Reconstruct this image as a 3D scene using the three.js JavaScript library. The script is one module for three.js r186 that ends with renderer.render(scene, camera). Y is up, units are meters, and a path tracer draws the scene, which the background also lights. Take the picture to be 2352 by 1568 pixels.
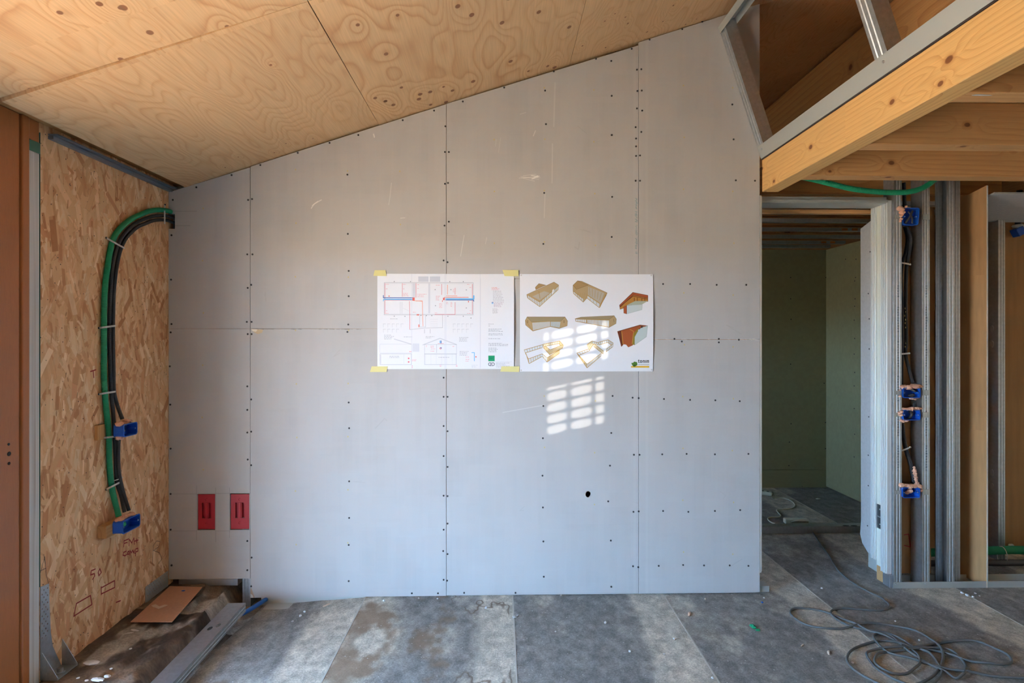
import * as THREE from 'three';
import { mergeGeometries, toCreasedNormals } from 'three/addons/utils/BufferGeometryUtils.js';
import { RoundedBoxGeometry } from 'three/addons/geometries/RoundedBoxGeometry.js';

// ---------------------------------------------------------------- camera, sky, sun, exposure
const F = 1302, HORIZON = 774, EYE = 1.6, YAW = THREE.MathUtils.degToRad(1.188);
const scene = new THREE.Scene();
const camera = new THREE.PerspectiveCamera(2 * Math.atan(784 / F) * 180 / Math.PI, 2352 / 1568, 0.05, 200);
camera.position.set(0, EYE, 0);
camera.rotation.y = -YAW;
camera.setViewOffset(2352, 1568, 0, 784 - HORIZON, 2352, 1568);
scene.add(camera);

const renderer = new THREE.WebGLRenderer({ antialias: true });
renderer.toneMapping = THREE.LinearToneMapping;
renderer.toneMappingExposure = 2.6;
renderer.shadowMap.enabled = true;

{ // clear sky: pale near the horizon, blue above, the same all round
  const W = 32, Hh = 64, data = new Float32Array(W * Hh * 4);
  for (let j = 0; j < Hh; j++) {
    const el = ((j + 0.5) / Hh - 0.5) * Math.PI, s = Math.max(0, Math.sin(el)), k = Math.pow(s, 0.45);
    const c = [0.76 - 0.55 * k, 1.13 - 0.52 * k, 1.52 - 0.20 * k];
    for (let i = 0; i < W; i++) data.set([c[0], c[1], c[2], 1], (j * W + i) * 4);
  }
  const t = new THREE.DataTexture(data, W, Hh, THREE.RGBAFormat, THREE.FloatType);
  t.mapping = THREE.EquirectangularReflectionMapping; t.magFilter = THREE.LinearFilter; t.needsUpdate = true;
  scene.background = t;
  scene.backgroundIntensity = 14.0;
}
// high sun over the garden side: it lights the ground outside, the eaves keep it out of the room
const sun = new THREE.DirectionalLight(new THREE.Color(1, 0.90, 0.72), 24);
sun.position.set(-9.5, 20, 8); sun.target.position.set(-2.5, 0, -2);
sun.castShadow = true; sun.shadow.mapSize.set(2048, 2048);
Object.assign(sun.shadow.camera, { left: -20, right: 20, top: 20, bottom: -20, near: 1, far: 60 });
scene.add(sun, sun.target);
// added spot lamp standing in for reflected sun; an added slotted sheet shapes its spots
const GLINT = new THREE.Vector3(-2, -0.42, -1).normalize(), GLINT_HIT = new THREE.Vector3(0.47, 1.35, -3.51), glintAt = GLINT_HIT.clone().addScaledVector(GLINT, -24);
const glint = new THREE.SpotLight(new THREE.Color(1, 0.94, 0.85), 1300, 0, 0.06, 0.2, 2);
glint.position.copy(glintAt).addScaledVector(GLINT, 0.15); glint.target.position.copy(GLINT_HIT); glint.castShadow = true; glint.shadow.radius = 1.2;
scene.add(glint, glint.target);

// ---------------------------------------------------------------- helpers
let seed = 20240611;
const rnd = () => { seed = (seed + 0x6D2B79F5) | 0; let t = Math.imul(seed ^ (seed >>> 15), 1 | seed); t = (t + Math.imul(t ^ (t >>> 7), 61 | t)) ^ t; return ((t ^ (t >>> 14)) >>> 0) / 4294967296; };
const rr = (a, b) => a + (b - a) * rnd();
const V = (x, y, z) => new THREE.Vector3(x, y, z);
const cosY = Math.cos(YAW), sinY = Math.sin(YAW);
// survey: the place where the sight line through a photograph pixel meets a plane x, y or z = v
function at(px, py, axis, v) {
  const a = (px - 1176) / F, d = V(a * cosY + sinY, -(py - HORIZON) / F, a * sinY - cosY), o = V(0, EYE, 0);
  const t = (v - o[axis]) / d[axis];
  return o.addScaledVector(d, t);
}
const used = new Map();
function numbered(n) { const k = used.get(n) || 0; used.set(n, k + 1); return k ? n + '_' + String(k).padStart(3, '0') : n; }
function put(name, geo, mat, parent) {
  const m = new THREE.Mesh(geo, mat); m.castShadow = m.receiveShadow = true;
  m.name = parent ? name : numbered(name); (parent || scene).add(m); return m;
}
function tag(o, label, category, group, kind) { o.userData.label = label; o.userData.category = category; if (group) o.userData.group = group; if (kind) o.userData.kind = kind; return o; }
function thing(name, label, category, group, x = 0, y = 0, z = 0, kind) {
  const g = new THREE.Group(); g.name = numbered(name); g.position.set(x, y, z); scene.add(g); return tag(g, label, category, group, kind);
}
const struct = (name, label, category = 'structure') => thing(name, label, category, null, 0, 0, 0, 'structure');
const box = (x0, x1, y0, y1, z0, z1) => new THREE.BoxGeometry(x1 - x0, y1 - y0, z1 - z0).translate((x0 + x1) / 2, (y0 + y1) / 2, (z0 + z1) / 2);
const rbox = (x0, x1, y0, y1, z0, z1, r = 0.003) => new RoundedBoxGeometry(x1 - x0, y1 - y0, z1 - z0, 1, r).translate((x0 + x1) / 2, (y0 + y1) / 2, (z0 + z1) / 2);
function merge(list) { return mergeGeometries(list.map((g) => { const n = g.index ? g.toNonIndexed() : g; for (const k of Object.keys(n.attributes)) if (!['position', 'normal', 'uv'].includes(k)) n.deleteAttribute(k); return n; })); }
// uv in metres: v along the length axis, u across it
function uvAlong(g, axis, ou = 0, ov = 0) {
  const p = g.attributes.position, n = g.attributes.normal, uv = g.attributes.uv;
  for (let i = 0; i < p.count; i++) {
    const P = { x: p.getX(i), y: p.getY(i), z: p.getZ(i) }, N = { x: Math.abs(n.getX(i)), y: Math.abs(n.getY(i)), z: Math.abs(n.getZ(i)) };
    const others = 'xyz'.split('').filter((a) => a !== axis);
    const across = N[others[0]] > N[others[1]] ? others[1] : others[0];
    if (N[axis] > 0.8) uv.setXY(i, P[others[0]] + ou, P[others[1]] + ov); else uv.setXY(i, P[across] + ou, P[axis] + ov);
  }
  return g;
}
function sheet(points, holes, depth) { // outline in x, y; front face at z = 0, body behind it
  const s = new THREE.Shape(points.map(([x, y]) => new THREE.Vector2(x, y)));
  for (const h of holes) s.holes.push(new THREE.Path(h.map(([x, y]) => new THREE.Vector2(x, y))));
  return new THREE.ExtrudeGeometry(s, { depth, bevelEnabled: false }).translate(0, 0, -depth);
}
const circle = (cx, cy, r, n = 12, ry = r) => Array.from({ length: n }, (_, i) => [cx + r * Math.cos(i / n * 2 * Math.PI), cy + ry * Math.sin(i / n * 2 * Math.PI)]);
const rect = (x0, x1, y0, y1) => [[x0, y0], [x1, y0], [x1, y1], [x0, y1]];
function roundRect(x0, x1, y0, y1, r, n = 4) {
  const o = []; const c = [[x1 - r, y0 + r, -90], [x1 - r, y1 - r, 0], [x0 + r, y1 - r, 90], [x0 + r, y0 + r, 180]];
  for (const [cx, cy, a0] of c) for (let i = 0; i <= n; i++) { const a = (a0 + 90 * i / n) * Math.PI / 180; o.push([cx + r * Math.cos(a), cy + r * Math.sin(a)]); }
  return o;
}
// thin folded metal: a polyline section given thickness, extruded along +z
function folded(pts, t, len) {
  const n = pts.length, off = [];
  for (let i = 0; i < n; i++) {
    const a = pts[Math.max(0, i - 1)], b = pts[i], c = pts[Math.min(n - 1, i + 1)];
    const n1 = i ? norm(a, b) : norm(b, c), n2 = i < n - 1 ? norm(b, c) : n1;
    let mx = n1[0] + n2[0], my = n1[1] + n2[1]; const l = Math.hypot(mx, my) || 1; mx /= l; my /= l;
    const k = t / Math.max(0.4, mx * n1[0] + my * n1[1]); off.push([b[0] + mx * k, b[1] + my * k]);
  }
  function norm(p, q) { const dx = q[0] - p[0], dy = q[1] - p[1], l = Math.hypot(dx, dy) || 1; return [-dy / l, dx / l]; }
  const s = new THREE.Shape([...pts, ...off.reverse()].map(([x, y]) => new THREE.Vector2(x, y)));
  return new THREE.ExtrudeGeometry(s, { depth: len, bevelEnabled: false });
}
// C stud section: web along x at y = 0, ribbed flanges towards +y
function studSection(web, fl, lip = 0.007) {
  const r = 0.0025, q = (s, x) => [[x, fl * 0.22], [x + s * r, fl * 0.28], [x + s * r, fl * 0.36], [x, fl * 0.42], [x, fl * 0.58], [x + s * r, fl * 0.64], [x + s * r, fl * 0.72], [x, fl * 0.78]];
  const left = [[0, 0], ...q(1, 0), [0, fl], [lip, fl]], right = [[web, 0], ...q(-1, web), [web, fl], [web - lip, fl]];
  return [...left.slice().reverse(), ...right];
}
function sweep(pts, radius, segs, radial = 10, closedEnds = true) { // radius: number or function of arc length in metres
  const curve = new THREE.CatmullRomCurve3(pts, false, 'centripetal'), len = curve.getLength(), fr = curve.computeFrenetFrames(segs, false);
  const pos = [], nor = [], uv = [], idx = [];
  for (let i = 0; i <= segs; i++) {
    const p = curve.getPointAt(i / segs), r = typeof radius === 'number' ? radius : radius(i / segs * len);
    for (let j = 0; j <= radial; j++) {
      const a = j / radial * Math.PI * 2, n = fr.normals[i].clone().multiplyScalar(Math.cos(a)).addScaledVector(fr.binormals[i], Math.sin(a));
      pos.push(p.x + n.x * r, p.y + n.y * r, p.z + n.z * r); nor.push(n.x, n.y, n.z); uv.push(j / radial * 0.06, i / segs * len);
    }
  }
  const w = radial + 1;
  for (let i = 0; i < segs; i++) for (let j = 0; j < radial; j++) { const a = i * w + j; idx.push(a, a + 1, a + w, a + 1, a + w + 1, a + w); }
  if (closedEnds) for (const i of [0, segs]) { const p = curve.getPointAt(i / segs), c = pos.length / 3, t = fr.tangents[i]; const s = i ? 1 : -1; pos.push(p.x, p.y, p.z); nor.push(t.x * s, t.y * s, t.z * s); uv.push(0, 0); for (let j = 0; j < radial; j++) idx.push(c, i * w + j, i * w + j + 1); }
  const g = new THREE.BufferGeometry();
  g.setAttribute('position', new THREE.Float32BufferAttribute(pos, 3)); g.setAttribute('normal', new THREE.Float32BufferAttribute(nor, 3)); g.setAttribute('uv', new THREE.Float32BufferAttribute(uv, 2)); g.setIndex(idx);
  return g;
}
function corrugated(pts, r, pitch = 0.006) {
  const len = new THREE.CatmullRomCurve3(pts, false, 'centripetal').getLength(), segs = Math.min(2200, Math.round(len / pitch * 4));
  const g = sweep(pts, (s) => r * (1 - 0.09 * (Math.floor(s / pitch * 4 + 0.5) % 4 < 2 ? 0 : 1)), segs, 12);
  g.computeVertexNormals(); return g;
}
function ribbon(pts, width, thick) { // strap: points along it, width vector, thickness outward along x or z
  const pos = [], idx = [], n = pts.length;
  for (const p of pts) for (const [a, b] of [[-0.5, 0], [0.5, 0], [0.5, 1], [-0.5, 1]]) { const q = p.clone().addScaledVector(width, a).addScaledVector(thick, b); pos.push(q.x, q.y, q.z); }
  for (let i = 0; i < n - 1; i++) for (let k = 0; k < 4; k++) { const a = i * 4 + k, b = i * 4 + (k + 1) % 4; idx.push(a, b, a + 4, b, b + 4, a + 4); }
  idx.push(0, 1, 2, 0, 2, 3); const e = (n - 1) * 4; idx.push(e, e + 2, e + 1, e, e + 3, e + 2);
  const g = new THREE.BufferGeometry(); g.setAttribute('position', new THREE.Float32BufferAttribute(pos, 3)); g.setAttribute('uv', new THREE.Float32BufferAttribute(new Float32Array(pos.length / 3 * 2), 2)); g.setIndex(idx);
  const f = g.toNonIndexed(); f.computeVertexNormals(); return f;
}
// value noise
function hash(x, y, s) { let h = Math.imul(x, 374761393) + Math.imul(y, 668265263) + Math.imul(s, 1274126177); h = Math.imul(h ^ (h >>> 13), 1274126177); return ((h ^ (h >>> 16)) >>> 0) / 4294967296; }
function vn(x, y, s = 0) { const i = Math.floor(x), j = Math.floor(y), f = x - i, g = y - j, a = f * f * (3 - 2 * f), b = g * g * (3 - 2 * g); const p = hash(i, j, s), q = hash(i + 1, j, s), r = hash(i, j + 1, s), t = hash(i + 1, j + 1, s); return p + (q - p) * a + (r - p) * b + (p - q - r + t) * a * b; }
function fbm(x, y, o = 4, s = 0) { let v = 0, a = 0.5, n = 0; for (let k = 0; k < o; k++) { v += a * vn(x, y, s + k); n += a; x = x * 2.03 + 17.1; y = y * 2.03 + 9.7; a *= 0.5; } return v / n; }
const sm = (a, b, x) => { const t = Math.min(1, Math.max(0, (x - a) / (b - a))); return t * t * (3 - 2 * t); };
const mix = (a, b, t) => a + (b - a) * t;
const mix3 = (a, b, t) => [mix(a[0], b[0], t), mix(a[1], b[1], t), mix(a[2], b[2], t)];
function paint(w, h, fn, srgb = true) {
  const d = new Uint8Array(w * h * 4);
  for (let j = 0; j < h; j++) for (let i = 0; i < w; i++) { const c = fn((i + 0.5) / w, (j + 0.5) / h), k = (j * w + i) * 4; d[k] = Math.max(0, Math.min(255, c[0])); d[k + 1] = Math.max(0, Math.min(255, c[1])); d[k + 2] = Math.max(0, Math.min(255, c[2])); d[k + 3] = 255; }
  const t = new THREE.DataTexture(d, w, h); t.wrapS = t.wrapT = THREE.RepeatWrapping; t.magFilter = THREE.LinearFilter; t.minFilter = THREE.LinearMipmapLinearFilter; t.generateMipmaps = true; if (srgb) t.colorSpace = THREE.SRGBColorSpace; t.needsUpdate = true; return t;
}
function canvasTex(w, h, draw) { const c = document.createElement('canvas'); c.width = w; c.height = h; draw(c.getContext('2d'), w, h); const t = new THREE.CanvasTexture(c); t.colorSpace = THREE.SRGBColorSpace; t.wrapS = t.wrapT = THREE.RepeatWrapping; return t; }
function scaled(t, sx, sy) { const c = t.clone(); c.repeat.set(sx, sy); c.needsUpdate = true; return c; }
function blob(r, sx = 1, sy = 1, sz = 1, amp = 0.3, detail = 1) {
  const g = new THREE.IcosahedronGeometry(r, detail), p = g.attributes.position, s = rnd() * 100;
  for (let i = 0; i < p.count; i++) { const x = p.getX(i), y = p.getY(i), z = p.getZ(i), k = 1 + amp * (vn(x / r * 1.7 + s, y / r * 1.7 + z / r * 1.3 + s, 3) - 0.5) * 2; p.setXYZ(i, x * k * sx, y * k * sy, z * k * sz); }
  g.computeVertexNormals(); return g;
}

// ---------------------------------------------------------------- materials
const std = (color, roughness = 0.8, metalness = 0, extra = {}) => new THREE.MeshStandardMaterial({ color, roughness, metalness, side: THREE.DoubleSide, ...extra });
const RGB = (r, g, b) => new THREE.Color().setRGB(r, g, b);

function plywood(s, knots, fine) { // 1.25 m square of rotary cut softwood, grain along v
  return paint(1024, 1024, (u, v) => {
    const x = u * 1.25, y = v * 1.28;
    let g = fbm(x * 2.6, y * 0.9, 3, s) * 5.2 + fbm(x * 9, y * 2.6, 2, s + 9) * (fine ? 1.5 : 0.5) + x * 1.4, dark = 0;
    for (const [kx, ky, r] of knots) { const dx = (x - kx), dy = (y - ky) * 0.55, d = Math.hypot(dx, dy); g += 0.9 * Math.exp(-d * d / (r * r * 22)); const e = Math.hypot(dx, (y - ky) * 0.8) / r; dark = Math.max(dark, 1 - sm(0.75, 1.05, e)); }
    const f = g * (fine ? 3.4 : 2.3), q = f - Math.floor(f), line = Math.pow(1 - Math.abs(q - 0.72) / 0.72 * (q < 0.72 ? 1 : 2.57), 3);
    const band = Math.max(0, Math.min(1, line)), fib = fbm(x * 260, y * 9, 2, s + 3), tone = fbm(x * 2, y * 1.2, 2, s + 5);
    let c = mix3([208, 172, 128], [184, 138, 94], Math.min(1, band * (fine ? 0.5 : 0.62) * (0.35 + 1.1 * fbm(x * 3, y * 1.1, 2, s + 21))));
    const k = 1 + (fib - 0.5) * 0.09 + (tone - 0.5) * 0.09; c = [c[0] * k, c[1] * k, c[2] * k];
    return dark > 0 ? mix3(c, [124 + 24 * fib, 92, 62], dark) : c;
  });
}
const knotRow = (n, s) => Array.from({ length: n }, (_, i) => [hash(i, 1, s) * 1.2 + 0.02, hash(i, 2, s) * 1.2 + 0.04, 0.009 + 0.006 * hash(i, 3, s)]);
const plyPlain = plywood(11, [[0.95, 0.98, 0.007], [0.3, 0.12, 0.005], [0.42, 0.2, 0.004], [0.6, 0.1, 0.005], [0.7, 0.17, 0.005], [0.85, 0.12, 0.004]], true);
const plyKnots = plywood(37, [...knotRow(26, 5), [0.3, 0.25, 0.015], [0.36, 0.24, 0.014], [0.62, 0.2, 0.015], [0.1, 0.3, 0.013], [0.85, 0.3, 0.014]], false);
const plyPins = plywood(53, knotRow(30, 8).map(([a, b, r]) => [a, b, r * 0.45]), true);

function timber(s, knots, light, dark) { // 0.25 x 2 m, straight grain along v
  return paint(256, 2048, (u, v) => {
    const x = u * 0.25, y = v * 2.0; let g = x * 44 + fbm(x * 3, y * 0.55, 2, s) * 3.2, kd = 0, halo = 0;
    for (const [kx, ky, r] of knots) { const dx = x - kx, dy = (y - ky) * 0.5, d = Math.hypot(dx, dy); g += Math.sign(dx || 1) * 2.4 * Math.exp(-d * d / (r * r * 8)); const e = Math.hypot(dx, (y - ky) * 0.7) / r; kd = Math.max(kd, 1 - sm(0.6, 1.0, e)); halo = Math.max(halo, 1 - sm(1, 1.9, e)); }
    const q = g - Math.floor(g), band = Math.pow(q, 3), fib = fbm(x * 500, y * 12, 2, s + 2), tone = fbm(x * 5, y * 1.5, 2, s + 4);
    let c = mix3(light, dark, band * 0.42 * (0.3 + tone * 1.1)); const k = 1 + (fib - 0.5) * 0.1 + (tone - 0.5) * 0.08;
    c = mix3([c[0] * k, c[1] * k, c[2] * k], dark, halo * 0.35);
    return kd > 0 ? mix3(c, [112, 66, 34], kd * 0.85) : c;
  });
}
const knots1 = [[0.10, 0.32, 0.013], [0.13, 0.62, 0.016], [0.06, 0.58, 0.012], [0.17, 1.15, 0.009], [0.05, 1.3, 0.011], [0.12, 1.7, 0.014]];
const timberTex = timber(71, knots1, [218, 173, 108], [176, 118, 62]);
const timberTex2 = timber(83, [[0.08, 0.5, 0.014], [0.16, 1.2, 0.012], [0.1, 1.62, 0.015], [0.03, 0.15, 0.008]], [202, 152, 96], [156, 98, 52]);
const M = {};
M.beam = std(0xffffff, 0.7, 0, { map: scaled(timberTex, 4, 0.5) });
M.joist = std(0xffffff, 0.75, 0, { map: scaled(timberTex2, 4, 0.5) });
M.attic = std(0xffffff, 0.8, 0, { map: scaled(timberTex2, 1.6, 0.3) });
M.block = std(0xffffff, 0.8, 0, { map: scaled(timberTex2, 6, 1.2) });

const galv = paint(256, 256, (u, v) => { const a = fbm(u * 14, v * 14, 3, 101), b = fbm(u * 60, v * 60, 2, 107), c = 215 + (a - 0.5) * 22 + (b - 0.5) * 12; return [c, c + 2, c + 3]; });
const galvR = paint(256, 256, (u, v) => { const a = fbm(u * 10, v * 10, 4, 131); const c = 105 + (a - 0.5) * 40; return [c, c, c]; }, false);
M.steel = std(RGB(0.70, 0.73, 0.75), 1, 0.9, { map: scaled(galv, 5, 5), roughnessMap: scaled(galvR, 4, 4) });
M.steelDull = std(RGB(0.48, 0.50, 0.47), 0.55, 0.55);
M.alu = std(RGB(0.70, 0.72, 0.70), 0.42, 0.5);
M.cream = std(RGB(0.56, 0.57, 0.49), 0.55);
M.screw = std(RGB(0.018, 0.017, 0.017), 0.6);
M.greyStrip = std(RGB(0.20, 0.23, 0.27), 0.5, 0.3);

const paperFine = paint(256, 256, (u, v) => { const c = 226 + (fbm(u * 40, v * 40, 3, 7) - 0.5) * 16; return [c, c - 0.5, c - 1]; });
M.boardGrey = std(RGB(0.52, 0.51, 0.50), 0.9, 0, { map: scaled(paperFine, 2, 2) });
M.boardGreen = std(RGB(0.46, 0.44, 0.24), 0.9, 0, { map: scaled(paperFine, 2, 2) });
const brownPaper = paint(256, 512, (u, v) => { const c = 1 + (fbm(u * 30, v * 8, 3, 17) - 0.5) * 0.12 + (fbm(u * 3, v * 5, 2, 19) - 0.5) * 0.1; return [172 * c, 130 * c, 86 * c]; });
M.boardBrown = std(0xffffff, 0.9, 0, { map: scaled(brownPaper, 2, 1) });
M.gypsum = std(RGB(0.72, 0.70, 0.66), 0.95);
M.cardboard = std(RGB(0.66, 0.36, 0.22), 0.9, 0, { map: scaled(paperFine, 3, 3) });
M.green = std(RGB(0.005, 0.27, 0.12), 0.42);
M.black = std(RGB(0.028, 0.027, 0.03), 0.5);
M.blue = std(RGB(0.008, 0.10, 0.50), 0.38);
M.bluePipe = std(RGB(0.01, 0.14, 0.55), 0.4);
M.red = std(RGB(0.42, 0.008, 0.018), 0.42);
M.plaster = std(RGB(0.72, 0.40, 0.27), 0.95);
M.tie = std(RGB(0.58, 0.57, 0.53), 0.5);
M.cord = std(RGB(0.105, 0.11, 0.105), 0.65);
M.whiteCord = std(RGB(0.62, 0.62, 0.48), 0.5);
M.chip = std(RGB(0.58, 0.57, 0.55), 0.95);
M.woodChip = std(RGB(0.62, 0.48, 0.36), 0.9);
M.orange = std(RGB(0.56, 0.20, 0.065), 0.34, 0, { map: scaled(paperFine, 2, 2) });
M.tape = std(RGB(0.72, 0.66, 0.28), 0.7);
M.foam = std(RGB(0.85, 0.86, 0.85), 0.8);

const whiteWood = paint(128, 1024, (u, v) => { const a = fbm(u * 20, v * 5, 3, 41), b = sm(0.55, 0.75, fbm(u * 9 + 3, v * 1.6, 3, 43)); const c = 205 + (a - 0.5) * 30; return mix3([c, c - 2, c - 6], [150, 136, 122], b * 0.5); });
M.whitePost = std(0xffffff, 0.7, 0, { map: scaled(whiteWood, 8, 0.4) });

function concrete(s, left) { // strip 0.935 m wide, 3.2 m long, trodden dark in the middle, dust lying along the joints
  return paint(512, 2048, (u, v) => {
    const x = u * 0.935, y = v * 3.2, wob = (fbm(x * 3, y * 2.2, 4, s) - 0.5) * 0.22;
    let dust = sm(0.66, 0.76, u + wob) * 0.95; if (left) dust = Math.max(dust, 1 - sm(0.20, 0.36, u + wob * 1.2));
    const patch = sm(0.52, 0.68, fbm(x * 2.6, y * 2.1, 4, s + 7)) * 0.55, scuff = sm(0.62, 0.8, fbm(x * 22, y * 14, 3, s + 11)) * 0.35;
    const grain = fbm(x * 190, y * 190, 2, s + 13), mid = fbm(x * 26, y * 20, 3, s + 15);
    const wx = Math.sin(x / 0.0075 * 6.283), wy = Math.sin(y / 0.0075 * 6.283), weave = (wx + wy) * 6 * sm(0.35, 0.6, fbm(x * 3.3, y * 2.4, 3, s + 17));
    const d = Math.min(1, Math.max(dust, patch) + scuff * 0.6);
    let c = mix3([128, 127, 122], [186, 180, 164], d); const k = 1 + (grain - 0.5) * 0.34 + (mid - 0.5) * 0.42;
    c = [c[0] * k + weave, c[1] * k + weave, c[2] * k + weave];
    if (left) { const st = sm(0.6, 0.78, fbm(x * 6, y * 4, 4, s + 31)) * (1 - sm(0.3, 0.5, Math.abs(u - 0.3))); c = mix3(c, [122, 100, 78], st * 0.7); const cr = Math.abs(fbm(x * 4 + 4, y * 3, 4, s + 33) - 0.5); c = mix3(c, [96, 80, 66], (1 - sm(0.0, 0.012, cr)) * 0.7 * sm(0.45, 0.6, fbm(x * 2, y * 2, 2, s + 35))); }
    const fl = hash(Math.floor(x * 240), Math.floor(y * 240), s + 41); if (fl > 0.9985) c = [205, 203, 198];
    return c;
  });
}
const floorTexA = concrete(201, false), floorTexB = concrete(257, true);
for (const t of [floorTexA, floorTexB]) t.wrapS = t.wrapT = THREE.MirroredRepeatWrapping;
const floorBump = paint(256, 256, (u, v) => { const c = 128 + (fbm(u * 50, v * 50, 3, 61) - 0.5) * 130; return [c, c, c]; }, false);
M.floorA = std(0xffffff, 0.82, 0, { map: scaled(floorTexA, 1 / 0.935, 1 / 3.2), bumpMap: scaled(floorBump, 3, 3), bumpScale: 0.0012 });
M.floorB = std(0xffffff, 0.82, 0, { map: scaled(floorTexB, 1 / 0.935, 1 / 3.2), bumpMap: scaled(floorBump, 3, 3), bumpScale: 0.0012 });
M.joint = std(RGB(0.46, 0.44, 0.38), 0.95);
const stainTex = paint(512, 1024, (u, v) => {
  const x = u * 0.7, y = v * 1.6, wet = sm(0.42, 0.62, fbm(x * 4, y * 2.5, 4, 301)), white = sm(0.57, 0.66, fbm(x * 5.2 + 7, y * 3.3, 4, 303)), g = fbm(x * 150, y * 150, 3, 305), m = fbm(x * 18, y * 18, 3, 309);
  let c = mix3([124, 108, 92], [70, 58, 48], wet); c = mix3(c, [176, 172, 162], white * 0.85); const k = 1 + (g - 0.5) * 0.35 + (m - 0.5) * 0.4; return [c[0] * k, c[1] * k, c[2] * k];
});
M.plinth = std(0xffffff, 0.85, 0, { map: scaled(stainTex, 1 / 0.7, 1 / 1.6), bumpMap: scaled(floorBump, 2, 2), bumpScale: 0.004 });
const soilTex = paint(256, 256, (u, v) => { const c = 1 + (fbm(u * 30, v * 30, 4, 401) - 0.5) * 0.5; return [204 * c, 164 * c, 122 * c]; });
M.soil = std(0xffffff, 1, 0, { map: scaled(soilTex, 0.5, 0.5) });
M.render = std(RGB(0.62, 0.56, 0.48), 0.95);
M.innerWall = std(RGB(0.84, 0.66, 0.46), 0.9);

// ---------------------------------------------------------------- the setting
const WZ = -3.51, XL = -2.03, XR = 1.621, SL = 0.328, ceilY = (x) => 2.52 + SL * (x + 1.94), CA = Math.atan(SL);

{ // floor: strips of screed with pale filled joints
  const f = struct('floor', 'dusty grey concrete floor in long strips with pale joints', 'floor');
  const seams = [-0.83, 0.077, 1.015, 1.956, 2.9, 3.84, 4.36];
  for (let i = 0; i < seams.length - 1; i++) {
    const x0 = seams[i] + 0.0025, x1 = seams[i + 1] - 0.0025, g = box(x0, x1, -0.03, 0, -6.1, 2.6), p = g.attributes.position, uv = g.attributes.uv;
    for (let k = 0; k < p.count; k++) uv.setXY(k, (p.getX(k) - seams[i]), -p.getZ(k) - 3.0 + i * 0.53);
    put('floor_strip', g, i === 0 ? M.floorB : M.floorA, f);
    put('joint_strip', box(seams[i] - 0.0035, seams[i] + 0.0035, -0.03, 0.0012, -6.1, 2.6), M.joint, f);
  }
  // the strip beside the kerb has sunk near the wall
  const g = new THREE.PlaneGeometry(0.62, 6.2, 14, 120), p = g.attributes.position, uv = g.attributes.uv;
  for (let k = 0; k < p.count; k++) {
    const x = -1.1435 + p.getX(k), z = -p.getY(k) - 0.5; const s = Math.min(1, Math.max(0, (-0.74 - x) / 0.72)) * sm(-2.85, -3.5, z);
    const edge = x < -1.42 ? -0.03 : 0; p.setXYZ(k, x, -0.048 * s + edge * 0 + (fbm(x * 9, z * 9, 3, 501) - 0.5) * 0.004 * sm(-0.86, -0.95, x), z); uv.setXY(k, x + 1.77, -z - 2.1);
  }
  g.computeVertexNormals(); put('floor_strip', g, M.floorB, f);
  put('floor_slab', box(-2.50, 4.66, -0.4, -0.1, -9.4, 2.9), M.render, f);
}

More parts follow.
